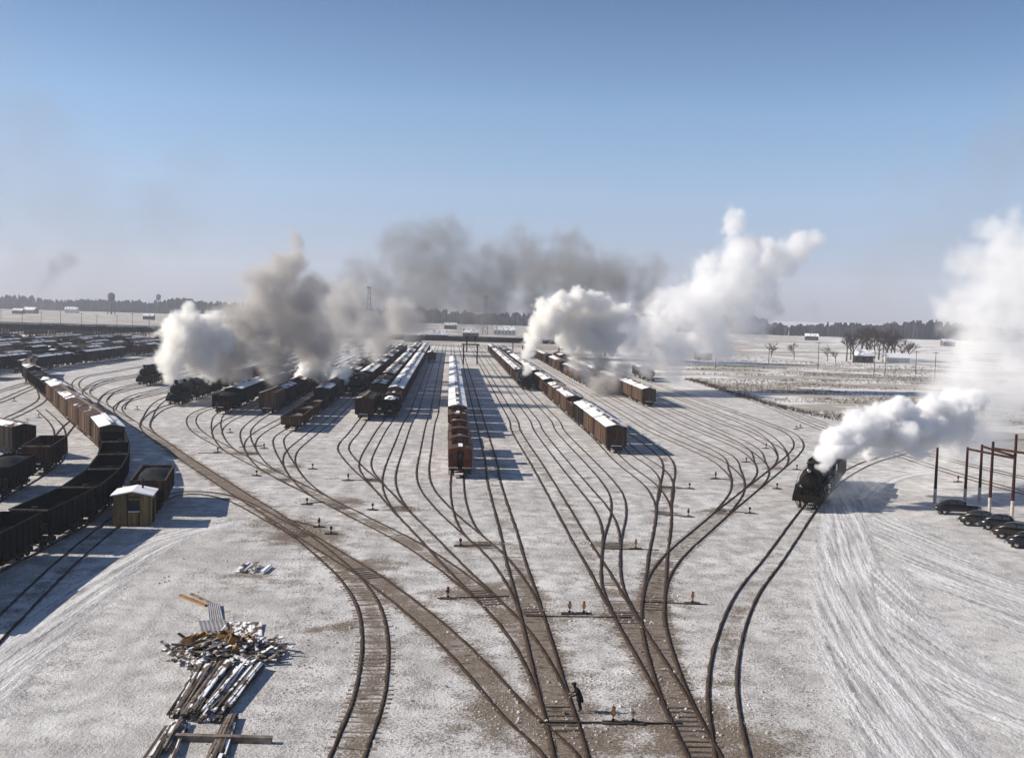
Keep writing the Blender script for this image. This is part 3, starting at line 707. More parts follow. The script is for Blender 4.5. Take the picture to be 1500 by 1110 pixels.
def straight(s, d0, d1): return Path(np.array([[*Yd(s, d).xy] for d in np.arange(d0, d1, 4.0)]))
def place(kind, p, hd, label, group, zoff=.165, near=None):
    D = p.length
    o = proto(kind, (D < 265) if near is None else near)
    key = o.name
    c = copy_tree(o) if key in USED else o
    USED.add(key); c.location = (p.x, p.y, zoff); c.rotation_euler = (0, 0, hd)
    tag(c, label, CATS[kind.split('-')[0]], group); return c
def train(path, q0, kinds, rowname, group, gap=.0, start=1):
    q = q0
    for i, kd in enumerate(kinds):
        if kd is None: q += 13.6; continue
        if isinstance(kd, (int, float)): q += kd; continue
        L = LEN[kd.split('-')[0]]; a, b_ = path.at(q+L*.2), path.at(q+L*.8); c = path.at(q+L/2)
        if c.y > 690: break
        c = (a+b_)/2
        place(kd, c, heading(b_-a), f'{describe(kd)}, {ORD[start-1]} car {rowname}', group); start += 1
        q += L+gap
rc = random.Random(11)
def mixk(n, pbox=.75, snow=.35, hop=.2):
    out = []
    for _ in range(n):
        u = rc.random()
        if u < pbox:
            out.append('boxcar-%s-%s' % (rc.choice(['brown', 'red', 'dark', 'red', 'dark']), 'snow_roof' if rc.random() < snow else rc.choice(['roof_patchy', 'roof_thin', 'roof_bare'])))
        elif u < pbox+hop: out.append('hopper-%s-%s' % (rc.choice(['black', 'dark']), rc.choice(['coal', 'coal_snow'])))
        else: out.append('gondola-dark')
    return out
# the caboose train in the middle
d0 = (G(669.5, 702)).dot(AX)
pc = straight(1.6, d0-2, 560)
train(pc, 2, ['caboose']*3 + ['flatcar'] + ['caboose'] + ['boxcar-red-snow_roof']*14, 'of middle caboose train, counted from near end', 'cars of the middle caboose train')
# row left of it: black hopper with a snowy load, then white roofs
d0 = G(570.5, 608).dot(AX)-6
train(straight(-10.4, d0, 640), 0, ['hopper-black-coal_snow', 'caboose'] + ['boxcar-red-snow_roof']*9 + mixk(12, .9, .8), 'of nearest row left of caboose train', 'cars in the rows left of the caboose train')
train(straight(-6.5, 395, 500), 0, ['boxcar-red-snow_roof'], 'alone on track just left of caboose train', 'cars in the rows left of the caboose train')
d0 = G(532, 611).dot(AX)-7
train(straight(-14.6, d0, 640), 0, ['boxcar-red-roof_bare', 'hopper-red-coal', 'gondola-brown', 'boxcar-red-roof_patchy'] + mixk(20, .8, .4), 'in second row left of caboose train', 'cars in the rows left of the caboose train')
LEFT = [(-20.4, 262, 'third'), (-24.4, None, 'fourth'), (-28, 285, 'fifth'), (-32.4, None, 'sixth'), (-36.6, 250, 'seventh'), (-40.2, None, 'eighth'), (-44, 262, 'ninth'), (-47.8, 290, 'tenth'),
        (-57, 330, 'twelfth'), (-61, 300, 'thirteenth'), (-65, 330, 'fourteenth')]
for s, d0, nm in LEFT:
    if s == -24.4: d0 = G(429, 627).dot(AX); ks = ['gondola-brown', 'gondola-brown', 'gondola-dark'] + mixk(20, .6, .2)
    elif s == -32.4: d0 = G(396, 603).dot(AX); ks = ['boxcar-brown-roof_bare', 'boxcar-dark-roof_patchy'] + mixk(20, .75, .4)
    elif s == -40.2: d0 = G(333, 603).dot(AX); ks = ['hopper-black-coal', 'boxcar-dark-snow_roof', 'boxcar-dark-snow_roof', 'boxcar-dark-roof_patchy'] + mixk(16, .75, .3)
    else: ks = mixk(22, .6, .25, .3)
    d0 -= 6; n = int((505+rc.uniform(-6, 10)-d0)/13.2)
    train(straight(s, d0, 640), 0, ks[:n], f'in {nm} row left of caboose train', 'cars in the rows left of the caboose train')
# far rows, upper left
for k, s in enumerate(FAR_S):
    dn = [250, 258, 300, 312, 330, 345, 362, 380, 395, 410, 425, 440][k]
    ks = []
    for x_ in mixk(int((500-dn)/12.6), .8, .16, .2): ks.append(x_.replace('-brown', '-dark').replace('-red', '-black' if rc.random() < .4 else '-red') if rc.random() < .88 else None)
    train(straight(s, dn+rc.uniform(-4, 8), 640), 0, ks, f'in {ORD[k]} row of the upper-left yard', 'cars in the upper left yard')
# train on the curving outer track at far left, beside the hopper train
train(Path(paths[[p[0] for p in paths].index('hopper_train')][2]), 0, [], 'x', 'x')
# right-hand trains
d0 = G(897, 661).dot(AX)-3.5
kk = ['boxcar-brown-snow_roof', 'boxcar-brown-snow_roof', 'boxcar-dark-snow_roof', 'hopper-brown-coal_snow', 'boxcar-brown-roof_thin', 'boxcar-brown-roof_patchy', 'boxcar-brown-roof_patchy', 'hopper-brown-coal_snow']
train(straight(23.9, d0, 640), 0, kk+mixk(18, .85, .55), 'of long row right of caboose train', 'cars of the long row right of the caboose train')
train(straight(19.6, 292, 640), 0, [('boxcar-brown-roof_thin' if i % 3 else 'boxcar-red-roof_patchy') for i in range(16)], 'behind engine right of caboose train', 'cars behind the engine right of the caboose train')
train(straight(37.5, 296, 640), 0, ['boxcar-brown-roof_thin']*3+mixk(15, .9, .3), 'behind engine of second right-hand row', 'cars of the second right-hand row')
d0 = G(942, 594).dot(AX)-4
train(straight(43.2, d0, 640), 0, ['boxcar-brown-snow_roof', 'boxcar-brown-snow_roof', 'boxcar-brown-snow_roof']+mixk(12, .9, .4), 'in outermost long row on right', 'cars of the outermost right-hand row')
place('boxcar-dark-roof_patchy', Yd(60, 334), heading(AX), 'dark boxcar standing alone at field edge beside a tank car', 'x'); 
# the curving hopper train on the left
hp = Path(paths[[p[0] for p in paths].index('hopper_train')][2])
q0 = hp.near(G(-60, 868))
train(hp, q0-10, ['hopper-black-empty']*7+['boxcar-brown-snow_roof', 'boxcar-brown-roof_bare', 'boxcar-brown-roof_bare', 'boxcar-brown-roof_patchy', 'boxcar-brown-roof_bare', 'boxcar-brown-snow_roof', 'hopper-black-coal', 'hopper-black-coal_snow', 'hopper-black-coal', 'hopper-black-coal', 'boxcar-dark-roof_patchy', 'boxcar-dark-roof_bare', 'boxcar-dark-roof_bare'],
      'of curving left train, counted from bottom edge', 'cars of the curving left train')
nm = [p[0] for p in paths]
lt = [Path(p[2]) for p, q in zip(paths, TR) if q[2][0] == (-140, 800)][0]
q = lt.near(G(30, 706)); train(lt, q-12, ['hopper-black-coal'], 'behind hopper train at left photo edge', 'cars at the left edge')
q = lt.near(G(86, 686)); train(lt, q-6, ['hopper-red-empty'], 'left of curving train, open and rusty', 'cars at the left edge')
lt = [Path(p[2]) for p, q in zip(paths, TR) if q[2][0] == (-200, 690)][0]
q = lt.near(G(20, 620)); 
place('boxcar-dark-roof_patchy', G(36, 670)+Vector((-math.sin(R(50)), math.cos(R(50)), 0))*6.4, R(50), 'dark boxcar standing at left photo edge above the black hopper', 'cars at the left edge')
sh = [Path(p[2]) for p in paths if p[0] == 'shed_track'][0]
# ---------------------------------------------------------------- steam locomotives (front faces -Y)
def loco(with_tender=True):
    root = empty('steam_locomotive')
    K = 'loco_black'
    b_ = MB()
    b_.lathe((0, -8.6, 2.95), (0, 1, 0), [(.3, 0), (.95, .02), (1.02, .12), (1.04, 2.2), (1.06, 2.22), (1.10, 6.0), (1.18, 9.5), (1.2, 11.2)], K, 24)
    for y in (-6.3, -4.2, -2.2, 0, 1.7): b_.lathe((0, y, 2.95), (0, 1, 0), [(1.13, 0), (1.15, .02), (1.15, .1), (1.13, .12)], K, 24)
    b_.box((0, -1.0, 1.55), (1.0, 15.2, .5), K)
    b_.box((0, 1.2, 2.2), (2.0, 3.4, 1.0), K)
    body = b_.build('boiler', root)
    s = MB(); s.lathe((0, -8.72, 2.95), (0, 1, 0), [(.2, -.10), (.72, -.06), (.86, .0), (.88, .12)], K, 24)
    s.lathe((0, -8.86, 2.95), (0, 1, 0), [(.1, -.02), (.16, .0), (.16, .1)], 'steel_black', 12)
    for k in range(10):
        a = k*math.pi/5; s.box((.8*math.cos(a), -8.78, 2.95+.8*math.sin(a)), (.14, .08, .07), 'steel_black', Matrix.Rotation(-a, 3, 'Y'))
    s.build('smokebox_door', root)
    s = MB(); s.lathe((0, -7.7, 3.85), (0, 0, 1), [(.42, 0), (.36, .2), (.36, .7), (.44, .76), (.44, .86), (.34, .86)], K, 16); s.build('smokestack', root)
    s = MB(); s.lathe((0, -4.9, 3.9), (0, 0, 1), [(.62, 0), (.56, .15), (.52, .5), (.3, .68), (.05, .72)], K, 16); s.build('sand_dome', root)
    s = MB(); s.lathe((0, -1.6, 3.95), (0, 0, 1), [(.60, 0), (.52, .15), (.48, .42), (.28, .6), (.05, .64)], K, 16); s.build('steam_dome', root)
    s = MB(); s.cyl((0, -.2, 4.0), (0, -.2, 4.5), .08, 'chrome', n=8); s.build('whistle', root)
    s = MB(); s.cyl((0, -3.2, 4.0), (0, -3.2, 4.35), .05, K, n=6); s.lathe((0, -3.2, 4.15), (0, 0, 1), [(.2, 0), (.16, .06), (.12, .22), (.04, .28)], 'fresh_wood', 12); s.build('bell', root)
    h = MB(); h.cyl((0, -9.05, 4.0), (0, -8.6, 4.0), .24, K, n=16); h.box((0, -8.8, 3.75), (.3, .4, .12), K); hl = h.build('headlight', root)
    h = MB(); h.lathe((0, -9.09, 4.0), (0, 1, 0), [(.05, 0), (.17, .01), (.19, .04)], 'chrome', 16); h.build('lens', hl)
    p = MB(); p.box((0, -9.2, 1.35), (2.9, .9, .14), K); p.box((0, -9.7, 1.1), (2.9, .18, .42), K)
    for k in range(-6, 7):
        p.bar((k*.2, -9.72, .95), (k*.13, -10.25+abs(k)*.05, .28), .06, .06, K)
    p.bar((-.8, -10.0, .28), (.8, -10.0, .28), .08, .08, K); p.bar((0, -9.6, .95), (0, -10.35, .95), .25, .28, K)
    p.bar((-.7, -8.7, 2.4), (-.9, -9.55, 1.4), .06, .06, K); p.bar((.7, -8.7, 2.4), (.9, -9.55, 1.4), .06, .06, K)
    p.build('pilot', root)
    for sx_ in (-1, 1):
        c = MB(); c.cyl((sx_*1.12, -8.4, 1.15), (sx_*1.12, -7.0, 1.15), .42, K, n=16); c.cyl((sx_*1.12, -8.3, 1.75), (sx_*1.12, -7.1, 1.75), .28, K, n=12); c.box((sx_*.9, -7.7, 1.5), (.7, 1.1, .9), K); c.build('cylinder', root)
        r_ = MB(); r_.box((sx_*1.28, -2.6, 2.22), (.5, 10.4, .06), K); r_.box((sx_*1.5, -2.6, 2.17), (.05, 10.4, .14), 'old_wood')
        r_.bar((sx_*1.25, -7.8, 2.2), (sx_*1.3, -9.3, 1.4), .4, .05, K); r_.build('running_board', root)
        q = MB(); q.bar((sx_*1.16, -7.0, 1.1), (sx_*1.16, -3.6, .95), .06, .1, 'wheel_steel'); q.bar((sx_*1.1, -5.5, .72), (sx_*1.1, -.1, .72), .07, .12, 'wheel_steel'); q.build('side_rod', root)
        a = MB(); a.cyl((sx_*1.22, -3.4, 2.55), (sx_*1.22, -1.0, 2.55), .2, K, n=10); a.build('air_reservoir', root)
        for y in (-5.5, -3.7, -1.9, -.1):
            w_ = MB(); w_.cyl((sx_*.70, y, .8), (sx_*.84, y, .8), .8, 'wheel_steel', n=24); w_.cyl((sx_*.84, y, .8), (sx_*.95, y, .8), .16, 'wheel_steel', n=10); w_.cyl((sx_*.66, y, .8), (sx_*.7, y, .8), .84, 'wheel_steel', n=24); w_.build('driving_wheel', root)
        for y in (-8.6, 1.9): w_ = MB(); w_.cyl((sx_*.70, y, .45), (sx_*.84, y, .45), .45, 'wheel_steel', n=16); w_.build('small_wheel', root)
        g_ = MB(); g_.cyl((sx_*1.45, -9.5, 1.45), (sx_*1.1, -8.2, 3.6), .02, K, n=5); g_.cyl((sx_*1.12, -8, 3.55), (sx_*1.2, 1.9, 3.6), .025, K, n=5); g_.build('handrail', root)
    c = MB(); c.box((0, 3.0, 2.55), (3.0, 2.3, 2.3), K)
    ring = []
    for y in (1.6, 4.6):
        r_ = [Vector((-1.62+3.24*i/8, y, 3.7+.72*(1-(i/4-1)**2))) for i in range(9)]; r_ += [v-Vector((0, 0, .09)) for v in reversed(r_)]; ring.append(r_)
    c.loft(ring, K, False)
    cab = c.build('cab', root)
    for sx_ in (-1, 1):
        w_ = MB(); w_.box((sx_*1.505, 3.0, 3.0), (.03, 1.3, .75), 'glass_dark'); w_.build('side_window', cab)
        w_ = MB(); w_.box((sx_*1.25, 1.84, 3.3), (.42, .03, .5), 'glass_dark'); w_.build('front_window', cab)
    if with_tender:
        t = MB(); t.box((0, 9.3, 1.15), (2.9, 9.2, .3), K); t.box((0, 9.3, 2.3), (3.05, 9.2, 2.0), K); t.box((0, 7.3, 3.5), (2.7, 4.6, .5), K)
        t.add([(-1.2, 5.1, 3.76), (1.2, 5.1, 3.76), (1.2, 9.5, 3.76), (-1.2, 9.5, 3.76), (0, 6.0, 4.15), (0, 8.6, 4.3)], [(0, 1, 4), (1, 2, 5, 4), (2, 3, 5), (3, 0, 4, 5)], 'coal')
        t.bar((0, 13.8, .95), (0, 14.4, .95), .2, .24, K)
        tn = t.build('tender', root)
        for y in (6.5, 12): 
            for dy in (-.85, .85):
                w_ = MB(); w_.cyl((-.68, y+dy, .42), (.68, y+dy, .42), .07, 'wheel_steel', n=8)
                for sx_ in (-1, 1): w_.cyl((sx_*.69, y+dy, .42), (sx_*.84, y+dy, .42), .42, 'wheel_steel', n=16)
                w_.build('wheelset', tn)
            w_ = MB()
            for sx_ in (-1, 1): w_.box((sx_*.98, y, .52), (.14, 2.1, .3), K)
            w_.box((0, y, .7), (1.9, .3, .2), K); w_.build('truck_frame', tn)
    return root
LC = loco(); lused = [0]
def put_loco(p, hd, label, group='steam engines with their tenders'):
    o = LC if not lused[0] else copy_tree(LC); lused[0] = 1
    o.location = (p.x, p.y, .165); o.rotation_euler = (0, 0, hd); tag(o, label, 'steam locomotive', group); return o
lk = Path(paths[nm.index('loco_track')][2])
q = lk.near(G(1181, 751)); a = lk.at(q+3); b2 = lk.at(q+17)
c_ = lk.at(q+10.3); HL = heading(b2-a); put_loco(c_, HL, 'black steam locomotive at right blowing dense white steam, nearest to camera'); LOCO1 = c_; LH = (b2-a).normalized()
q = G(260, 593).dot(AX)-4; put_loco(Yd(-51.8, q+10.3), heading(AX), 'dark steam locomotive at left under the big cream and grey smoke cloud')
train(straight(-51.8, q+25, 640), 0, ['hopper-black-coal', 'boxcar-dark-roof_bare']+mixk(15, .7, .3), 'behind the steam locomotive at far left', 'cars behind the left steam locomotive')
put_loco(Yd(19.6, 277), heading(AX), 'steam locomotive beside long right-hand boxcar row under rising white column')
put_loco(Yd(37.5, G(872, 578).dot(AX)+10.3), heading(AX), 'dark steam locomotive at head of second right-hand row, wrapped in thin smoke')
put_loco(Yd(-71, G(215, 566).dot(AX)+10.3), heading(AX), 'dark steam locomotive left of the big smoke cloud, without steam of its own')
put_loco(Yd(-18, 275) if False else Yd(-20.4, 247.5), heading(AX), 'steam locomotive under the small low puff of white steam')
# tank car beside the lone boxcar
tk = empty('tank_car'); mb = MB(); mb.lathe((0, -5.2, 2.35), (0, 1, 0), [(.5, 0), (.95, .25), (1.1, .6), (1.1, 9.8), (.95, 10.15), (.5, 10.4)], 'paint_red', 20); mb.build('tank', tk)
mb = MB(); mb.cyl((0, 0, 3.3), (0, 0, 3.95), .55, 'paint_red', n=14); mb.build('dome', tk)
mb = MB(); mb.box((0, 0, 1.1), (1.6, 11.2, .25), 'steel_black'); mb.bar((0, -5.6, .88), (0, -6.0, .88), .2, .2, 'steel_black'); mb.build('frame', tk)
truck(tk, -3.9); truck(tk, 3.9); tk.location = (*Yd(60, 320).xy, .165); tk.rotation_euler = (0, 0, heading(AX)); tag(tk, 'rounded dark red tank car at the field edge in front of a boxcar', 'tank car')
# ---------------------------------------------------------------- yellow shed and the dark car behind it
sd = empty('shed', G(193, 770), R(11)); W2, D2, H2 = 1.58, 1.6, 2.72
mb = MB(); mb.box((0, D2, H2/2), (2*W2, 2*D2, H2), 'paint_yellow')
for y in (0, 2*D2): mb.add([(-W2, y, H2), (W2, y, H2), (0, y, H2+.30)], [(0, 1, 2) if y == 0 else (2, 1, 0)], 'paint_yellow')
mb.build('wall', sd)
mb = MB()
for sg in (-1, 1): mb.add([(0, -.2, H2+.38), (0, 2*D2+.2, H2+.38), (sg*(W2+.22), 2*D2+.2, H2+.02), (sg*(W2+.22), -.2, H2+.02), (0, -.2, H2+.28), (0, 2*D2+.2, H2+.28), (sg*(W2+.22), 2*D2+.2, H2-.08), (sg*(W2+.22), -.2, H2-.08)],
                          [(0, 1, 2, 3)[::1 if sg < 0 else -1], (0, 3, 7, 4), (3, 2, 6, 7), (1, 5, 6, 2)], 'snow_roof')
mb.build('roof', sd)
mb = MB(); mb.box((.18, -.03, 1.72), (.95, .06, 1.0), 'paint_red'); wn_ = mb.build('window', sd)
mb = MB(); mb.box((.18, -.07, 1.72), (.74, .04, .82), 'glass_dark'); mb.build('pane', wn_)
mb = MB(); mb.box((.18, -.10, 1.28), (.95, .10, .07), 'snow_roof'); mb.build('sill', wn_)
mb = MB(); mb.box((-.36, -.035, 1.45), (.10, .05, 2.8), 'paint_red'); mb.box((.50+.12, -.035, .6), (.10, .05, 1.2), 'paint_red'); mb.box((.12, -.035, 2.55), (1.2, .05, .09), 'paint_red'); mb.build('trim', sd)
mb = MB(); mb.box((W2+.04, 1.6, 1.1), (.07, .9, 2.1), 'paint_dark'); mb.build('door', sd)
mb = MB(); mb.cyl((.6, 2.2, 3.0), (.6, 2.2, 3.9), .09, 'steel_black', n=8); mb.build('stove_pipe', sd)
tag(sd, 'small yellow-brown wooden shed with snowy gable roof and one window', 'shed')
place('hopper-brown-coal', G(224, 740), R(13), 'brown high-sided car right behind the yellow shed', 'cars at the left edge', .02)
# ---------------------------------------------------------------- switch stands
def stand(style, tgt):
    r = empty('switch_stand'); mb = MB(); mb.box((0, .15, .09), (1.9, .24, .16), 'tie_wood'); mb.box((0, -.3, .09), (1.9, .24, .16), 'tie_wood'); mb.build('head_block', r)
    mb = MB(); mb.box((0, -.05, .3), (.34, .34, .28), 'steel_black', taper=.6); mb.cyl((0, -.05, .4), (0, -.05, 1.25), .035, 'steel_black', n=8); mb.bar((0, -.05, .42), (.5, -.1, .25), .05, .05, 'steel_black'); mb.build('mast', r)
    if style == 'lamp':
        l = MB(); l.cyl((0, -.05, 1.2), (0, -.05, 1.5), .13, 'steel_black', n=10); l.cyl((0, -.05, 1.5), (0, -.05, 1.6), .09, 'steel_black', r1=.03, n=8); la = l.build('lamp', r)
        for a, mt in ((0, tgt[0]), (1, tgt[1])):
            c = MB(); d = Vector((math.sin(a*math.pi/2), -math.cos(a*math.pi/2), 0)); c.cyl(Vector((0, -.05, 1.36))+d*.11, Vector((0, -.05, 1.36))+d*.19, .12, mt, n=12); c.build('lens', la)
    t_ = MB(); t_.cyl((0, -.10, 1.02), (0, -.13, 1.02), .24, tgt[0], n=14); t_.cyl((0, -.14, 1.02), (0, -.145, 1.02), .11, tgt[1], n=12)
    t_.add([(-.22, -.12, .92), (.22, -.12, .92), (.05, -.12, .6), (-.05, -.12, .6), (-.22, -.09, .92), (.22, -.09, .92), (.05, -.09, .6), (-.05, -.09, .6)], [(3, 2, 1, 0), (4, 5, 6, 7), (0, 1, 5, 4), (1, 2, 6, 5), (2, 3, 7, 6), (3, 0, 4, 7)], tgt[0]); t_.build('target', r)
    r.location = (0, -900, -50); return r
SB = [stand('lamp', ('orange_paint', 'white_paint')), stand('disc', ('white_paint', 'red_paint')), stand('disc', ('steel_black', 'red_paint')), stand('lamp', ('red_paint', 'steel_black'))]
for o in SB: o['proto'] = 1
STN = [(834,899,0,'left one of the orange-topped pair beside the middle track throat'),(855,899,0,'right one of the orange-topped pair beside the middle track throat'),
 (898,1059,0,'orange and white target, in front of the walking man'),(927,1059,1,'round white target, right of the orange one in front of the man'),
 (656,877,3,'left of the middle track throat on cleared brown ties'),(674.5,800,2,'left of the switch below the caboose train'),(931,804,0,'right of the cleared switch right of centre'),
 (1014,884,0,'orange top, right of the right-hand track throat'),(1008,757,3,'red top, in the fork below the lone boxcar row'),(1010,716,2,'above the red-topped stand in the right fan'),
 (1048,701,3,'left edge of the right-hand ladder fan'),(1093,677,2,'inside the right-hand ladder fan, middle'),(1122,657,3,'topmost inside the right-hand ladder fan'),
 (1138,716,2,'right of the right-hand ladder, above the lowest'),(1098,752,2,'lowest right of the right-hand ladder'),(1167,688,2,'right of the ladder next to the steaming locomotive'),
 (450,739,2,'right of the left ladder beside the long brown ballast'),(467.5,772,3,'upper of the pair beside the left curve switch'),(485,782,2,'lower of the pair beside the left curve switch'),
 (510,704,3,'red top, beside switch left of the caboose train'),(546,747,2,'between ladders left of the caboose train'),(458,687,2,'below the low flatcar at left'),(376,697,2,'left of the inner left ladder near dark ballast'),
 (387,657,2,'below the brown boxcar end at left'),(319,663,2,'left of the inner ladder below the hopper'),(337,634,2,'in the fan just below the coal hopper'),(201,600,2,'in the far left fan left of the locomotive'),
 (1403,706,3,'at right edge beyond the black sedan'),(1166,629,2,'left of the two beside the far right track'),(1172,627,2,'right of the two beside the far right track'),(57,612,2,'at far left inside the curve'),(12,620,2,'at far left photo edge inside the curve'),(21,588,2,'at far left behind the curve'),(38,562,2,'left of the top end of curving train')]
for i, (x_, y_, k, lab) in enumerate(STN):
    o = copy_tree(SB[k]); del o['proto']; o.location = (*G(x_, y_).xy, .0); o.rotation_euler = (0, 0, R(rc.uniform(-6, 6))); o.scale = (.56,)*3
    tag(o, 'switch stand '+lab, 'switch stand', 'switch stands among the tracks')
for o in SB:
    for c in list(o.children_recursive): bpy.data.objects.remove(c)
    bpy.data.objects.remove(o)
# throw rods lying across
for i, (x0, y0, x1, y1) in enumerate([(770,903,925,905),(790,1059,1000,1061),(640,877,745,874),(884,804,965,806),(940,882,1036,886),(672,800,720,799),(962,753,1018,758),(968,713,1018,717),(1052,748,1110,753),(1064,702,1040,702),(1100,677,1086,677),(388,653,350,655),(467,772,430,764),(500,704,545,703),(440,739,475,735),(290,664,320,664)]):
    mb = MB(); p, q = G(x0, y0), G(x1, y1); c = (p+q)/2; mb.bar(p-c+Vector((0, 0, .06)), q-c+Vector((0, 0, .06)), .06, .06, 'steel_black'); mb.bar(p-c+Vector((0, .16, .01)), q-c+Vector((0, .16, .01)), .12, .06, 'tie_wood')
    o = mb.build('switch_rod', loc=c); tag(o, kind='structure')
# long dark ties laid bare at the switch points
allr = [Path(p[2]) for p in paths]
for (x_, y_, nt_, wd) in [(824,1050,6,2.7),(1012,1052,6,2.7),(1040,1095,4,2.8),(768,900,6,2.9),(905,903,5,2.9),(715,874,7,3.0),(960,880,6,2.9),(702,797,5,2.9),(897,799,5,2.8),(586,745,5,2.9),(500,741,5,3),(424,703,4,2.9),(444,787,8,3.4),(534,838,6,3.2),(1061,748,5,2.9),(978,752,4,2.8),(977,714,4,2.8),(540,702,4,2.8),(358,664,5,2.9)]:
    p = G(x_, y_); bp = min(allr, key=lambda q: float(np.min((q.r[:, 0]-p.x)**2+(q.r[:, 1]-p.y)**2))); q0_ = bp.near(p); mb = MB(); c = bp.at(q0_)
    for k in range(nt_):
        a, b2 = bp.at(q0_+(k-nt_/2)*.6), bp.at(q0_+(k-nt_/2)*.6+.5); dr_ = (b2-a).normalized(); sd = Vector((dr_.y, -dr_.x, 0))*wd/2; o_ = Vector((rc.uniform(-.1, .1), 0, .012))
        mb.bar(a-c-sd*rc.uniform(.45, .62)+o_, a-c+sd*rc.uniform(.45, .62)+o_, .16, .045, 'tie_wood')
    o = mb.build('switch_ties', loc=c); tag(o, kind='structure')
# ---------------------------------------------------------------- bridge, towers, poles
br = empty('bridge', (0, 512, 0)); mb = MB()
X0, X1 = -560, 75
mb.box(((X0+X1)/2, 0, 5.9), (X1-X0, 9, 1.5), 'dark_steel_bridge'); mb.build('deck', br)
for sg in (-1, 1):
    mb = MB(); mb.box(((X0+X1)/2, sg*4.6, 7.0), (X1-X0, .12, .12), 'dark_steel_bridge'); mb.box(((X0+X1)/2, sg*4.6, 7.45), (X1-X0, .12, .12), 'dark_steel_bridge')
    for k in range(int((X1-X0)/4)): mb.box((X0+1+k*4, sg*4.6, 7.05), (.12, .1, .85), 'dark_steel_bridge')
    mb.build('railing', br)
    mb = MB(); mb.box(((X0+X1)/2, sg*4.56, 5.95), (X1-X0, .1, 2.0), 'dark_steel_bridge'); mb.build('girder', br)
for x_ in range(-550, 75, 22):
    mb = MB()
    for dy in (-3, 0, 3): mb.box((x_, dy, 2.6), (.5, .5, 5.2), 'concrete')
    mb.box((x_, 0, 5.0), (.9, 8, .5), 'concrete'); mb.build('pier', br)
tag(br, 'long low dark steel viaduct crossing over the yard in the distance', 'bridge')
mb = MB(); n = 24; vs = []
for i in range(n+1):
    x_ = 74+i*3; h_ = 6.6*(1-i/n)**1.2; vs += [(x_, -12, -.1), (x_, -4.4, h_), (x_, 4.4, h_), (x_, 12, -.1)]
mb.add(vs, [(i*4+k, i*4+4+k, i*4+5+k, i*4+1+k) for i in range(n) for k in range(3)], 'ground_snow'); o = mb.build('embankment', loc=(0, 512, 0)); tag(o, kind='structure')
def lamp_pole(p, h, label, group):
    r = empty('light_pole', p); mb = MB(); mb.cyl((0, 0, 0), (0, 0, h), .16, 'bark', r1=.1, n=8); mb.build('pole', r)
    mb = MB(); mb.box((0, 0, h-.4), (2.2, .12, .14), 'bark'); mb.build('crossarm', r); tag(r, label, 'pole', group)
def tower(p, h, label, heads=False):
    r = empty('light_tower', p); mb = MB(); w0, w1 = h*.07, .7
    for sx_ in (-1, 1):
        for sy in (-1, 1): mb.bar((sx_*w0, sy*w0, 0), (sx_*w1, sy*w1, h), .22, .22, 'dark_steel_bridge')
    for k in range(7):
        u0, u1 = k/7, (k+1)/7; a0, a1 = w0+(w1-w0)*u0, w0+(w1-w0)*u1
        for sy in (-1, 1): mb.bar((-a0, sy*a0, h*u0), (a1, sy*a1, h*u1), .12, .12, 'dark_steel_bridge'); mb.bar((a0, sy*a0, h*u0), (-a1, sy*a1, h*u1), .12, .12, 'dark_steel_bridge')
    mb.build('lattice_mast', r); mb = MB(); mb.box((0, 0, h+.3), (3.2, 2.6, .5), 'dark_steel_bridge'); 
    for k in range(4): mb.box((-1.2+k*.8, -1.2, h+.9), (.6, .5, .7), 'steel_black')
    mb.build('lamp_platform', r); tag(r, label, 'light tower')
tower(Vector((P(711, 470, 900).x, 900, 0)), 31, 'tall lattice light tower beyond the bridge, right of the centre smoke')
tower(Vector((P(540, 470, 760).x, 760, 0)), 33, 'tall thin light tower beyond the bridge, left of the centre smoke')
def water_tower(x_, D, h, w_, label):
    r = empty('water_tower', (P(x_, 450, D).x, D, 0)); mb = MB()
    mb.lathe((0, 0, h-w_*1.15), (0, 0, 1), [(w_*.15, -.1*w_), (w_*.42, .05*w_), (w_*.5, .25*w_), (w_*.5, w_*.9), (w_*.3, w_*1.08), (.1, w_*1.2)], 'dark_steel_bridge', 16); mb.build('tank', r)
    mb = MB()
    for k in range(6): a = k*math.pi/3; mb.bar((w_*.58*math.cos(a), w_*.58*math.sin(a), 0), (w_*.4*math.cos(a), w_*.4*math.sin(a), h-w_), .5, .5, 'dark_steel_bridge')
    mb.cyl((0, 0, 0), (0, 0, h-w_*1.2), .7, 'dark_steel_bridge', n=8)
    for u in (.33, .66): mb.lathe((0, 0, (h-w_)*u), (0, 0, 1), [(w_*.54, 0), (w_*.54, .4)], 'dark_steel_bridge', 6)
    mb.build('legs', r); tag(r, label, 'water tower')
water_tower(163, 1500, 30, 9.5, 'large dark water tower standing on the horizon at left')
water_tower(232, 2100, 34, 9, 'small distant water tower right of the large one')
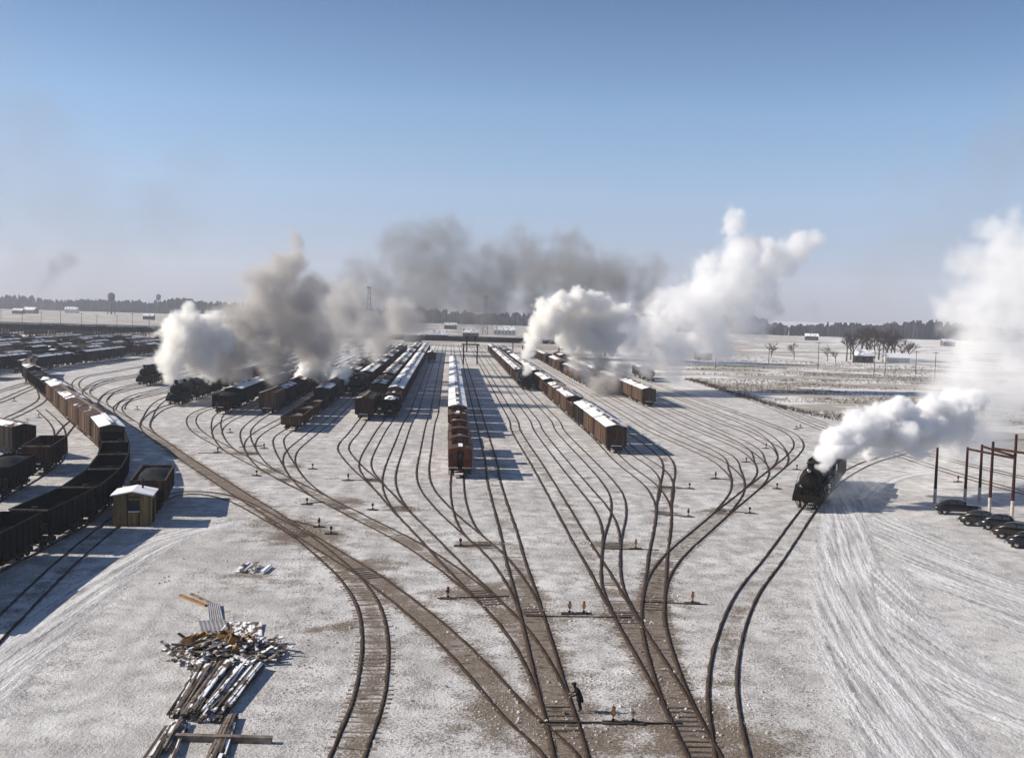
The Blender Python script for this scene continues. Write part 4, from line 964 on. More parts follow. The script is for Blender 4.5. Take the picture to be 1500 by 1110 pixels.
# white light columns and sheds of the icing platform beyond the bridge, upper left
for k in range(12):
    pass
ic = empty('icing_platform', (P(100, 460, 640).x, 650, 0)); mb = MB(); mb.box((0, 0, 4.6), (330, 5, .4), 'old_wood'); mb.box((0, 1.2, 5.6), (330, 2.4, .2), 'snow_roof'); mb.build('platform', ic)
mb = MB()
for k in range(-40, 41): mb.box((k*4.1, -2.2, 2.2), (.3, .3, 4.4), 'old_wood'); mb.box((k*4.1, -2.2, 5.1), (.12, .12, 1), 'wall_white')
mb.build('trestle', ic); tag(ic, 'long low icing platform with snowy top beyond the bridge, upper left', 'platform')
for k in range(14):
    lamp_pole(Vector((P(-20+k*27, 460, 600).x, 600+rc.uniform(-5, 5), 0)), 12+rc.uniform(-1, 1), 'light pole in the row beside the icing platform at upper left', 'light poles at the icing platform')
for k, s in enumerate((-190, -215, -240)):
    train(straight(s, 560, 700), 0, ['boxcar-brown-snow_roof']*9, f'on {ORD[k]} track beyond the bridge, upper left', 'cars beyond the bridge')
# signal bridge near the far end of the middle tracks
sg = empty('signal_bridge', Yd(5.2, 392)); mb = MB()
for x_ in (0, 5): mb.box((x_, 0, 3.6), (.5, .5, 7.2), 'steel_black')
mb.build('posts', sg); mb = MB(); mb.box((2.5, 0, 7.3), (6.5, .6, .5), 'steel_black'); mb.build('beam', sg)
for k in (1, 4.2):
    mb = MB(); mb.cyl((k, 0, 7.6), (k, 0, 10.2), .1, 'steel_black', n=6); mb.box((k, -.2, 9.7), (.8, .2, 1.4), 'steel_black'); mb.build('signal_head', sg)
tag(sg, 'dark signal bridge spanning the middle tracks just before the viaduct', 'signal bridge')
# pipe line posts at right: tall posts with white lower part joined by beams
PO = [(1369,738,1373,680,6.2),(1413,738,1419,655,6.3),(1434,736,1441,650,6.5),(1449,752,1458,648,7.6),(1482,757,1489,640,8.6),(1519,768,1528,648,8.6)]
POLES = []
for i, (x0, y0, x1, y1, h) in enumerate(PO):
    r = empty('utility_pole', G(x0, y0)); mb = MB(); mb.cyl((0, 0, 1.7), (0, 0, h), .17, 'pole_wood', r1=.13, n=10); mb.build('pole', r)
    mb = MB(); mb.cyl((0, 0, 0), (0, 0, 1.7), .175, 'white_paint', n=10); mb.build('painted_base', r)
    tag(r, ['short pole left of all, top hidden in steam', 'thin pole, second from left, behind the black sedan', 'thin pole, third from left, behind the sedans', 'tall thick pole standing behind the front sedan row', 'tallest thick pole near right edge behind sedans', 'thick pole cut by the right photo edge'][i], 'pole', 'brown poles with white painted bases'); POLES.append((G(x0, y0), h))
for a, c, h in ((1, 4, 6.1), (3, 5, 6.9), (2, 4, 6.3)):
    p, q = POLES[a][0], POLES[c][0]; mb = MB(); mid = (p+q)/2
    mb.bar(p-mid+Vector((0, 0, h)), q-mid+Vector((0, 0, h)), .16, .22, 'pole_wood'); o = mb.build('cross_beam', loc=mid)
    tag(o, ['lower beam from the second pole to the tallest pole', 'x', 'beam between the thick poles at right edge', 'middle beam from the third pole to tallest pole'][{(1): 0, (3): 2, (2): 3}[a]], 'beam', 'beams joining the pole tops')
# ---------------------------------------------------------------- parked cars of the 1940s
def sedan(paint):
    r = empty('parked_car'); L = 4.9
    def ring(y, w_, zb, zt, top=1.0, n=16, p=2.6):
        out = []
        for i in range(n):
            a = 2*math.pi*i/n; cx, cz = math.cos(a), math.sin(a)
            x_ = math.copysign(abs(cx)**(2/p), cx)*w_; z_ = math.copysign(abs(cz)**(2/p), cz)
            x_ *= (1-(1-top)*max(0, z_)); out.append(Vector((x_, y, (zb+zt)/2+z_*(zt-zb)/2)))
        return out
    mb = MB(); mb.loft([ring(-2.38, .28, .45, .85), ring(-2.30, .42, .38, .98), ring(-1.9, .52, .35, 1.06), ring(-1.0, .66, .33, 1.10), ring(-.75, .78, .33, 1.12), ring(.9, .84, .33, 1.12), ring(1.6, .80, .35, 1.08), ring(2.2, .6, .4, .92), ring(2.42, .35, .45, .75)], paint); body = mb.build('body', r)
    mb = MB(); mb.loft([ring(-.82, .62, .95, 1.12, .95), ring(-.5, .66, .95, 1.5, .85), ring(-.15, .68, .95, 1.62, .82), ring(.6, .68, .95, 1.64, .82), ring(1.2, .62, .95, 1.5, .82), ring(1.75, .5, .9, 1.2, .85), ring(2.0, .35, .85, 1.0, .9)], paint); mb.build('cabin_roof', r)
    for sx_ in (-1, 1):
        for y, ww in ((-.12, .62), (.62, .56)): mb = MB(); mb.box((sx_*.665, y, 1.33), (.06, ww, .3), 'glass_dark', Matrix.Rotation(sx_*-.16, 3, 'Y')); mb.build('side_window', r)
        for y, q_ in ((-1.5, 1), (1.5, 1.05)):
            rings = [[Vector((sx_*(.68+.22*math.sin(math.pi*min(max(k/8, .06), .94))*math.cos(a)*.9+.02), y-.72*q_+1.44*q_*k/8, .52+(.10+.26*math.sin(math.pi*min(max(k/8, .05), .95)))*math.sin(a))) for a in [2*math.pi*j/10 for j in range(10)]] for k in range(9)]
            mb = MB(); mb.loft(rings, paint); mb.build('fender', r)
            mb = MB(); mb.cyl((sx_*.66, y, .35), (sx_*.86, y, .35), .35, 'rubber', n=18); wh = mb.build('wheel', r)
            mb = MB(); mb.cyl((sx_*.855, y, .35), (sx_*.875, y, .35), .17, 'chrome', n=12); mb.build('hubcap', wh)
        mb = MB(); mb.lathe((sx_*.66, -2.12, .78), (0, 1, 0), [(.05, -.06), (.11, -.03), (.12, .03), (.06, .25)], 'chrome', 12); mb.build('headlight', r)
    mb = MB(); mb.box((0, -.70, 1.32), (1.0, .06, .3), 'glass_dark', Matrix.Rotation(-.62, 3, 'X')); mb.build('windshield', r)
    mb = MB(); mb.box((0, 1.60, 1.30), (.7, .06, .22), 'glass_dark', Matrix.Rotation(1.0, 3, 'X')); mb.build('rear_window', r)
    for k, y in enumerate((-2.56, 2.56)): mb = MB(); mb.box((0, y, .45), (1.62, .08, .12), 'chrome'); mb.box((.35, y*.985, .45), (.07, .12, .26), 'chrome'); mb.box((-.35, y*.985, .45), (.07, .12, .26), 'chrome'); mb.build('bumper', r)
    mb = MB(); mb.box((0, -2.39, .68), (.36, .07, .46), 'chrome'); mb.build('grille', r)
    return r
cars = [(1402, 757, 82, 'auto_black', 'black sedan parked alone at left end, seen from its side'), (1442, 775, 62, 'auto_brown', 'second parked car from left, dark brown with bright front'), (1472, 781, 62, 'auto_black', 'black parked car, middle of the tight row at right edge'), (1493, 794, 62, 'auto_brown', 'brown-black sedan at right photo edge with clear side windows'), (1516, 808, 62, 'auto_black', 'lowest parked car, only its nose inside the photo edge')]
CP = {}
for x_, y_, hd, pt, lab in cars:
    if pt in CP: o = copy_tree(CP[pt])
    else: o = sedan(pt); CP[pt] = o
    o.location = (*G(x_, y_-4).xy, 0); o.rotation_euler = (0, 0, R(hd)); o.scale = (.97,)*3; tag(o, lab, 'car', 'parked cars at the right edge')
# ---------------------------------------------------------------- the man
mp_ = G(848, 1042); man = empty('person', mp_, R(-78)); man.location.z = .03
def skin(name, chain, edges, parent, mat, lev=2):
    me = bpy.data.meshes.new(name); me.from_pydata([c[0] for c in chain], edges, [])
    o = bpy.data.objects.new(name, me); S.collection.objects.link(o); o.parent = parent
    sk = o.modifiers.new('skin', 'SKIN'); 
    for v, c in zip(me.skin_vertices[0].data, chain): v.radius = c[1]
    me.skin_vertices[0].data[0].use_root = True
    ss = o.modifiers.new('sub', 'SUBSURF'); ss.levels = ss.render_levels = lev
    me.materials.append(MATS[mat]); return o
# figure faces -Y of its own frame, bent forward with a broom handle
bd = [((0, 0, .92), (.16, .13)), ((0, -.06, 1.15), (.17, .13)), ((0, -.16, 1.36), (.19, .13)), ((0, -.24, 1.47), (.09, .08)), ((0, -.30, 1.56), (.06, .06)), ((0, -.34, 1.66), (.105, .12)), ((0, -.35, 1.74), (.08, .09)),
      ((.10, .02, .86), (.10, .10)), ((.12, -.06, .48), (.07, .075)), ((.12, .06, .09), (.05, .05)), ((.13, -.12, .05), (.045, .035)),
      ((-.10, .02, .86), (.10, .10)), ((-.12, .08, .48), (.07, .075)), ((-.12, .20, .09), (.05, .05)), ((-.13, .04, .05), (.045, .035)),
      ((.20, -.19, 1.38), (.07, .07)), ((.24, -.28, 1.12), (.055, .055)), ((.14, -.50, 1.00), (.042, .042)), ((.12, -.56, .99), (.04, .03)),
      ((-.20, -.19, 1.38), (.07, .07)), ((-.25, -.26, 1.12), (.055, .055)), ((-.12, -.46, 1.14), (.042, .042)), ((-.08, -.52, 1.15), (.04, .03))]
ed = [(0,1),(1,2),(2,3),(3,4),(4,5),(5,6),(0,7),(7,8),(8,9),(9,10),(0,11),(11,12),(12,13),(13,14),(2,15),(15,16),(16,17),(17,18),(2,19),(19,20),(20,21),(21,22)]
skin('body', bd, ed, man, 'cloth_dark')
mb = MB(); rg = []
for z_, cx, cy, rx, ry in ((.62, 0, .06, .27, .23), (.85, 0, .03, .25, .21), (1.1, 0, -.05, .235, .19), (1.32, 0, -.14, .25, .19), (1.46, 0, -.22, .19, .15), (1.52, 0, -.27, .11, .10)):
    rg.append([Vector((cx+rx*math.cos(2*math.pi*k/16), cy+ry*math.sin(2*math.pi*k/16)*(1+.05*math.cos(5*k)), z_)) for k in range(16)])
mb.loft(rg, 'cloth_dark'); mb.build('coat', man)
mb = MB(); mb.lathe((0, -.34, 1.70), (0, -.25, 1), [(.135, -.02), (.14, .05), (.11, .13), (.03, .16)], 'cloth_dark', 14); mb.box((0, -.46, 1.70), (.18, .14, .02), 'cloth_dark'); mb.build('cap', man)
mb = MB(); mb.lathe((0, -.43, 1.63), (0, -1, -.1), [(.085, -.03), (.08, .02), (.045, .045)], 'skin', 12); mb.cyl((0, -.46, 1.64), (0, -.50, 1.62), .02, 'skin', r1=.012, n=6); mb.build('face', man)
for sx_, hp_ in ((1, (.12, -.58, .99)), (-1, (-.08, -.54, 1.15))):
    hb = [(hp_, (.035, .025)), ((hp_[0], hp_[1]-.07, hp_[2]-.02), (.035, .02))]; he = [(0, 1)]
    for k in range(4):
        b0 = len(hb); x_ = hp_[0]+(k-1.5)*.018; L_ = (.9, 1, .95, .75)[k]
        hb += [((x_, hp_[1]-.10, hp_[2]-.02), (.010, .010)), ((x_, hp_[1]-.13*L_, hp_[2]-.05), (.009, .009)), ((x_, hp_[1]-.10*L_, hp_[2]-.08), (.008, .008))]; he += [(1, b0), (b0, b0+1), (b0+1, b0+2)]
    b0 = len(hb); hb += [((hp_[0]-sx_*.045, hp_[1]-.05, hp_[2]-.03), (.011, .011)), ((hp_[0]-sx_*.05, hp_[1]-.08, hp_[2]-.06), (.009, .009))]; he += [(0, b0), (b0, b0+1)]
    skin('hand', hb, he, man, 'skin', 1)
man.scale = (.80,)*3
tag(man, 'person in long dark coat and cap stooping beside the track, holding a long tool', 'person')
br2 = empty('track_broom', mp_, R(-78)); br2.scale = (.80,)*3; mb = MB(); mb.cyl((-.06, -.45, 1.32), (.22, -.95, .12), .018, 'old_wood', n=6); mb.build('handle', br2); mb = MB(); mb.box((.24, -.99, .09), (.34, .12, .16), 'dry_brush', taper=.8); mb.build('head', br2)
tag(br2, 'long-handled track broom held by the stooping man', 'broom')
# ---------------------------------------------------------------- lumber, scrap, planks in the left foreground
rd = random.Random(21)
def plank(x0, y0, x1, y1, w_, h_, z, mat, label, name='plank', cat='plank', group=None):
    p, q = G(x0, y0), G(x1, y1); c = (p+q)/2; mb = MB(); mb.bar(p-c+Vector((0, 0, z+h_/2)), q-c+Vector((0, 0, z+h_/2)), w_, h_, mat); o = mb.build(name, loc=c); return tag(o, label, cat, group)
def pile(name, corners, n, lab, L, mats, zmax, jit, cat, seed, wd=(.08, .26), dirn=None, group=None):
    """a heap of boards: one thing whose boards are its surface"""
    r_ = random.Random(seed); c = sum((G(*k) for k in corners), Vector())/4; root = empty(name, c)
    A, B, C_, D_ = [G(*k)-c for k in corners]     # A near-left, B near-right, C far-right, D far-left
    mbs = {m_: MB() for m_ in mats}
    for k in range(n):
        u = r_.random(); v = r_.uniform(.0, .35); v2 = v+L*r_.uniform(.75, 1.1); v2 = min(v2, 1.06)
        p = (A*(1-u)+B*u)*(1-v)+(D_*(1-u)+C_*u)*v; u2 = u+r_.gauss(0, jit); q = (A*(1-u2)+B*u2)*(1-v2)+(D_*(1-u2)+C_*u2)*v2
        z = r_.random()**1.3*zmax*(1-abs(u-.5)*1.2)+.04; dz = r_.uniform(-.06, .12)*zmax*2
        m_ = r_.choice(mats); mbs[m_].bar(p+Vector((0, 0, z)), q+Vector((0, 0, max(.05, z+dz))), r_.uniform(*wd), r_.uniform(.04, .1), m_)
    for k, mb in mbs.items():
        if mb.v:
            nmx = {'debris_snow': 'snowy_boards', 'old_wood': 'weathered_boards', 'tie_wood': 'dark_boards', 'fresh_wood': 'fresh_boards', 'snow_roof': 'snow_cover', 'wall_white': 'pale_boards'}.get(k, 'boards'); mb.build(nmx, root)
    tag(root, lab, cat, group); return root
pile('lumber_pile', [(240,1058),(322,1062),(385,985),(290,985)], 150, 'neat heap of snow-dusted boards below the scrap heap', 1.0, ['debris_snow', 'tie_wood', 'old_wood', 'debris_snow'], .6, .05, 'lumber pile', 3, (.06, .17))
pile('lumber_pile', [(205,1120),(255,1120),(275,1064),(245,1064)], 16, 'dark rails and timbers at bottom edge, left bundle', 1.0, ['tie_wood', 'old_wood', 'debris_snow'], .3, .05, 'timber stack', 5, (.08, .16))
pile('lumber_pile', [(285,1135),(330,1135),(350,1056),(330,1056)], 16, 'dark long timbers at bottom edge, right bundle', 1.0, ['tie_wood', 'old_wood', 'debris_snow'], .3, .05, 'timber stack', 6, (.08, .16))
plank(246, 1084, 398, 1088, .30, .28, .02, 'old_wood', 'heavy timber lying crosswise under the dark bundles at the bottom', 'timber', 'timber')
pile('plank_stack', [(342,838),(385,843),(397,832),(358,828)], 12, 'small stack of snowy planks alone above the scrap heap', 1.0, ['snow_roof', 'old_wood', 'debris_snow'], .35, .03, 'plank stack', 8, (.2, .4))
plank(264, 873, 302, 888, .22, .12, .02, 'fresh_wood', 'upper of two bare planks lying above the metal sheets', group='two bare planks')
plank(280, 871, 312, 886, .2, .1, .02, 'old_wood', 'lower of two bare planks lying above the metal sheets', group='two bare planks')
def sheet(px, label, mat):
    g_ = [G(*k) for k in px]; c = sum(g_, Vector())/4; mb = MB(); n = 26; vs = []
    for i in range(n+1):
        u = i/n; z = .06+.012*math.sin(u*n*1.6); a, b_ = g_[0]*(1-u)+g_[1]*u-c, g_[3]*(1-u)+g_[2]*u-c
        vs += [a+Vector((0, 0, z)), b_+Vector((0, 0, z+.1)), a+Vector((0, 0, z-.02)), b_+Vector((0, 0, z+.08))]
    mb.add(vs, [f_ for i in range(n) for f_ in ((4*i, 4*i+4, 4*i+5, 4*i+1), (4*i+2, 4*i+3, 4*i+7, 4*i+6), (4*i, 4*i+2, 4*i+6, 4*i+4))], mat); o = mb.build('metal_sheet', loc=c); tag(o, label, 'metal sheet', 'corrugated sheets above the scrap heap')
sheet([(296,933),(338,932),(330,911),(290,912)], 'grey corrugated sheet on the left, touching the scrap heap', 'sheet_metal')
sheet([(338,931),(384,932),(384,914),(336,914)], 'white snow-covered corrugated sheet on the right', 'snowy_sheet' if 'snowy_sheet' in MATS else 'debris_snow')
sheet([(306,908),(328,910),(322,887),(304,886)], 'thin grey sheet standing up toward the two bare planks', 'sheet_metal')
# scrap heap
c = G(331, 957); hp_ = empty('scrap_heap', c); r_ = random.Random(77); W_, Dp = 3.2, 2.7
for nm_, mts, cnt in (('boards', ['debris_snow', 'old_wood', 'debris_snow', 'tie_wood'], 190), ('crates', ['fresh_wood', 'fresh_wood'], 11), ('snow_lumps', ['clod_snow'], 60)):
    mb = MB()
    for k in range(cnt):
        a = r_.uniform(0, 6.28); q = r_.random()**.6; x_, y_ = q*W_*math.cos(a), q*Dp*math.sin(a); top = .95*(1-q**1.6)+.05
        if nm_ == 'boards':
            L_ = r_.uniform(.5, 2.2); mb.box((x_, y_, top*r_.random()+.08), (L_, r_.uniform(.08, .3), r_.uniform(.03, .1)), r_.choice(mts), Matrix.Rotation(r_.uniform(0, 6.28), 3, 'Z') @ Matrix.Rotation(r_.uniform(-.5, .5), 3, 'Y'))
        elif nm_ == 'crates':
            x_ = -abs(x_)*.9 if k < 8 else abs(x_)*.8; y_ = abs(y_)*(.5 if k < 8 else -.3); rt = Matrix.Rotation(r_.uniform(0, 3), 3, 'Z') @ Matrix.Rotation(r_.uniform(-.7, .7), 3, 'X'); ct = Vector((x_, y_, top*.6+.3))
            for sx_ in (-1, 1): mb.box(ct+rt @ Vector((sx_*.33, 0, 0)), (.05, .6, .55), 'fresh_wood', rt); mb.box(ct+rt @ Vector((0, sx_*.3, 0)), (.61, .05, .55), 'fresh_wood', rt)
            mb.box(ct+rt @ Vector((0, 0, -.28)), (.66, .6, .04), 'fresh_wood', rt)
        else: mb.lathe((x_, y_, top*.8), (r_.uniform(-.3, .3), r_.uniform(-.3, .3), 1), [(.02, -.05), (r_.uniform(.12, .3), 0), (.1, .08), (.02, .1)], 'clod_snow', 7)
    mb.build(nm_, hp_)
tag(hp_, 'untidy heap of scrap boards and broken yellow crates dusted with snow', 'scrap heap')
# dark cinder bumps: snow plough clods beside the cleared switches
rs_ = np.random.default_rng(4); pts = []
for (x_, y_, n_, sx_, sy) in [(760,1045,170,2.3,3.2),(880,1000,150,2.6,1.4),(930,1030,110,2.6,1.2),(1010,1000,60,2,1.5),(900,910,110,3.2,.8),(830,890,120,3.4,.8),(700,880,120,3,1),(1000,880,110,2.6,1.2),(1090,1010,160,3,3.4),(1050,1060,90,1.6,2.5),
      (640,870,60,2,1),(985,800,60,2,.8),(840,795,70,3,.8),(720,795,70,2.4,.9),(650,790,50,1.5,.8),(560,745,60,2.5,.9),(610,745,60,2.5,.9),(500,700,50,2,.8),(430,735,60,2.4,.9),(1000,712,60,2.4,.8),(1000,755,70,2.6,.9),(1090,750,60,2.6,.8),(1050,700,50,2,.7),(1090,676,40,2,.7),
      (870,1070,140,3.5,1.5),(460,775,120,3,1.6),(400,765,140,3.5,2),(650,780,90,4,1.2),(360,830,60,3,2),(580,1000,120,5,7),(620,980,120,5,7),(1110,980,120,4,7),(320,660,60,3,1),(380,690,60,3,1.5),(250,640,60,3,1.5), (440,1000,120,2,9),(300,845,140,7,6)]:
    c = G(x_, y_); pts += [(c.x+a*sx_, c.y+b_*sy) for a, b_ in rs_.normal(size=(int(n_*1.5), 2))*.75]
gx = rs_.uniform(0, 1, (500, 2))
for u, v in gx:
    D_ = 52+110*u**1.3; pts.append(((v-.5)*D_*.62, D_))
mb = MB()
for (x_, y_) in pts:
    s_ = float(rs_.lognormal(-3.55, .5))*(1.0+y_/230); s_ = min(s_, .12); a = float(rs_.uniform(0, 6)); h_ = s_*float(rs_.uniform(.5, .95)); k = 5
    vs = [(x_+s_*math.cos(a+i*6.283/k)*(.8+.4*((i*7+int(a*9)) % 3)/3), y_+s_*math.sin(a+i*6.283/k), -.01) for i in range(k)] + [(x_+.5*s_*math.cos(a+i*6.283/k+.3), y_+.5*s_*math.sin(a+i*6.283/k+.3), h_) for i in range(k)]
    mb.add(vs, [(i, (i+1) % k, k+(i+1) % k, k+i) for i in range(k)]+[tuple(range(k, 2*k))], 'clod_snow')
o = mb.build('snow_clods'); tag(o, 'loose clods of frozen snow scattered over the yard ground', 'snow clods', kind='stuff')
# ---------------------------------------------------------------- trees, bushes, houses in the field
def twig_tree(p, h, spread, label, seed, name='bare_tree', group='bare trees by the farmhouse', cat='tree', dens=1.0):
    r_ = random.Random(seed); root = empty(name, p); tr = MB(); cr = MB()
    def grow(a, d, L, rad, lvl):
        b_ = a+d*L; (tr if lvl < 2 else cr).cyl(a, b_, rad, 'bark' if lvl < 2 else 'twigs', r1=rad*.6, n=5 if lvl < 2 else 3, caps=False)
        if lvl >= 4: return
        for k in range((4, 4, 4, 5)[lvl] if dens >= 1 else (3, 3, 3, 4)[lvl]):
            nd = (d+Vector((r_.uniform(-1, 1)*spread, r_.uniform(-1, 1)*spread, r_.uniform(-.25, .45)))).normalized(); grow(a+d*L*r_.uniform(.45, 1), nd, L*r_.uniform(.55, .8), rad*.58, lvl+1)
    grow(Vector((0, 0, 0)), Vector((r_.uniform(-.05, .05), 0, 1)), h*.36, h*.022, 0)
    tr.build('trunk', root); cr.build('crown', root); return tag(root, label, cat, group)
TL = [(1246,527,10,'bare tree between the two leftmost of the farmhouse clump'),(1268,524,12,'bare tree farthest back, behind the farmhouse roof'),(1281,525,12,'bare tree farthest back, right of the farmhouse gable'),(1293,525,11,'bare tree farthest back, above the gap beside white shed'),(1305,525,11,'bare tree farthest back, behind the white shed roof'),(1330,528,9,'bare tree standing apart at right end of farmhouse clump'),(1240,529,11,'leftmost bare tree of the farmhouse clump'),(1250,531,10,'second bare tree from left before the farmhouse'),(1262,527,13,'tall bare tree directly behind the farmhouse'),(1275,529,12,'bare tree right behind the farmhouse gable'),(1287,527,13,'broad bare tree right of the farmhouse'),(1299,528,12,'bare tree between farmhouse and white shed'),(1310,529,11,'bare tree behind the long white shed'),(1322,530,9,'rightmost bare tree of the farmhouse clump'),(1130,527,6.5,'lone small round bare tree in field, left of the farmhouse'),(1163,527,6,'pale thin leaning tree in field beside the lone round one'),
      (1212,529,5,'low bush left of the farmhouse clump'),(1224,531,5,'low bush touching left side of the farmhouse clump')]
for i, (x_, y_, h_, lab) in enumerate(TL): twig_tree(G(x_, y_), h_*1.8, .95, lab, 100+i)
def house(x_, y_, w_, d_, h_, rz, wall, roofm, label, cat='house', name='farmhouse', chim=True):
    r = empty(name, G(x_, y_), R(rz)); mb = MB(); mb.box((0, 0, h_/2), (w_, d_, h_), wall)
    for s_ in (-1, 1): mb.add([(s_*w_/2, -d_/2, h_), (s_*w_/2, d_/2, h_), (s_*w_/2, 0, h_+d_*.38)], [(0, 1, 2) if s_ > 0 else (2, 1, 0)], wall)
    mb.build('wall', r)
    mb = MB()
    for s_ in (-1, 1): mb.add([(-w_/2-.4, 0, h_+d_*.38+.12), (w_/2+.4, 0, h_+d_*.38+.12), (w_/2+.4, s_*(d_/2+.4), h_-.1), (-w_/2-.4, s_*(d_/2+.4), h_-.1), (-w_/2-.4, 0, h_+d_*.38-.1), (w_/2+.4, 0, h_+d_*.38-.1), (w_/2+.4, s_*(d_/2+.4), h_-.3), (-w_/2-.4, s_*(d_/2+.4), h_-.3)], [(0, 3, 2, 1)[::s_], (3, 7, 6, 2), (0, 4, 7, 3), (1, 2, 6, 5)], roofm)
    ro = mb.build('roof', r)
    if chim: mb = MB(); mb.box((w_*.2, 0, h_+d_*.38+.5), (.7, .7, 1.6), 'paint_red'); mb.build('chimney', ro)
    for k in range(max(1, int(w_/3)) if name != 'farm_shed' else 0): mb = MB(); mb.box((-w_/2+1.5+k*3, -d_/2-.03, h_*.5), (1, .06, 1.3), 'glass_dark'); mb.build('window', r)
    return tag(r, label, cat)
house(1264, 531, 9, 7, 3.6, -12, 'wall_brown', 'snow_roof', 'brown farmhouse with snowy gable roof among bare trees')
house(1312, 531, 12, 5, 2.6, 5, 'wall_white', 'snow_roof', 'long low white shed right of the farmhouse', 'shed', 'farm_shed', False)
house(1030, 527, 7, 6, 3.6, 4, 'wall_brown', 'snow_roof', 'small dark hut at left end of the field beside brush', 'hut', 'hut', False)
house(1287, 492, 14, 9, 5, 8, 'wall_white', 'snow_roof', 'white house beyond the bare trees before the right wood')
for i, (x_, D_, w_, h_, wl) in enumerate([(605,640,13,5,'wall_brown'),(640,700,20,5,'wall_brown'),(690,760,16,6,'wall_white'),(740,900,26,6,'wall_white'),(560,760,14,5,'wall_brown'),(660,1100,18,6,'wall_white'),(330,1050,22,7,'wall_white'),(300,1200,18,6,'wall_white'),(218,1150,16,6,'wall_white'),(540,1250,22,7,'wall_white'),(45,1350,24,7,'wall_white'),(27,1300,18,6,'wall_brown'),(105,1500,24,8,'wall_white'),(1190,1050,18,6,'wall_white'),(1390,960,16,6,'wall_brown')]):
    p = P(x_, 470, D_); v = P(x_, 470, D_); r = house(750, 555, w_*.7, w_*.35, h_*.7, rd.uniform(-15, 15), 'wall_brown' if i % 3 else wl, 'roof_thin', ['brown hut just beyond the bridge near centre', 'long brown shed beyond the bridge near centre', 'building beyond the bridge below the light tower', 'long building beyond the bridge, right of light tower', 'brown hut beyond the bridge, left of centre', 'house far beyond the bridge under the dark smoke', 'larger house at left horizon near the cream smoke', 'smaller house at left horizon near the cream smoke', 'house below the two water towers', 'house at horizon beside the thin light tower', 'house at far left under the chimney smoke', 'brown building at far left foot of chimney smoke', 'house left of the large water tower', 'house in field before the right-hand wood', 'brown house in the field at far right'][i], 'house', 'distant_house', False)
    r.location = (p.x, D_, 0)
# far woods: ragged masses of bare trees
def wood(name, x0, x1, D_, h_, label, seed, dep=60, step=3.0):
    r_ = random.Random(seed); mb = MB(); p, q = P(x0, 470, D_), P(x1, 470, D_); n = int((q.x-p.x)/step); hh = h_
    for k in range(n):
        hh += r_.gauss(0, .9); hh = min(max(hh, h_*.78), h_*1.1)
        for m_ in range(3):
            x_ = p.x+(q.x-p.x)*k/n+r_.uniform(-3, 3); y_ = D_+r_.uniform(0, dep)+40*math.sin(k*.013+seed); t_ = hh*r_.uniform(.6, 1.0)*(1+.1*math.sin(k*.05)); w_ = r_.uniform(4, 10)
            for b2_ in range(3):
                a = r_.uniform(0, 3.14); w2 = w_*r_.uniform(.6, 1); dx_, dy_ = math.cos(a)*w2/2, math.sin(a)*w2/2; z0_ = r_.uniform(0, t_*.3)
                mb.add([(x_-dx_*.8, y_-dy_*.8, 0), (x_+dx_*.8, y_+dy_*.8, 0), (x_+dx_*1.1, y_+dy_*1.1, t_*r_.uniform(.7, .85)), (x_+dx_*.5, y_+dy_*.5, t_*r_.uniform(.9, 1)), (x_-dx_*.4, y_-dy_*.4, t_), (x_-dx_*1.1, y_-dy_*1.1, t_*r_.uniform(.7, .85))], [(0, 1, 2, 3, 4, 5)], 'twigs')
    return tag(mb.build(name), label, 'wood', kind='stuff')
wood('woods', -120, 620, 1750, 23, 'dark line of bare woods along the left horizon', 1, 90, 2.6)
wood('woods', 560, 960, 1500, 21, 'dark line of bare woods along the middle horizon', 2, 80, 2.6)
wood('woods', 940, 1600, 1350, 21, 'dark bare woods along the right horizon behind the field', 3, 80, 2.4)
# brush along the field edge and in the field
r_ = random.Random(9); mb = MB()
def tuft(x_, y_, h_, w_):
    for k in range(5):
        a = r_.uniform(0, 6.28); dx_, dy_ = math.cos(a)*w_, math.sin(a)*w_; mb.add([(x_, y_, 0), (x_+.06, y_+.03, 0), (x_+dx_, y_+dy_, h_*r_.uniform(.6, 1))], [(0, 1, 2)], 'dry_brush')
el = spline([edge[0], edge[1], edge[2], G(1400, 646)], 1.0)
for p in el:
    for k in range(9): tuft(p[0]+r_.gauss(0, 1.0), p[1]+r_.gauss(1.0, 1.6), r_.uniform(.3, 1.1), r_.uniform(.2, .6))
for k in range(5200):
    y_ = r_.uniform(215, 500); x_ = y_*r_.uniform(.17, .52)
    if x_*NX.x+y_*NX.y > 68 and y_ > np.interp(x_, ex, ey)+3 and math.sin(x_*.05+math.sin(y_*.06)*2)*math.sin(y_*.11) > -.1:
        for q in range(3): tuft(x_+r_.gauss(0, 1.6), y_+r_.gauss(0, .5), r_.uniform(.3, 1.0), r_.uniform(.25, .6))
tag(mb.build('dry_brush'), 'dry brown brush and grass tufts across the snowy field', 'brush', kind='stuff')
for i, (x_, y_, h_) in enumerate([(1198,541,11),(1280,551,9),(1296,551,9),(1369,557,10),(1126,532,9),(1048,540,8),(1341,548,9)]):
    lamp_pole(G(x_, y_), h_, ['tallest utility pole in the field, left of the farmhouse', 'utility pole before the farmhouse, left of a pair', 'utility pole before the farmhouse, right of a pair', 'utility pole at far right of the field', 'utility pole beside the lone round tree', 'utility pole at left end of field', 'utility pole right of the white shed'][i], 'utility poles in the field')

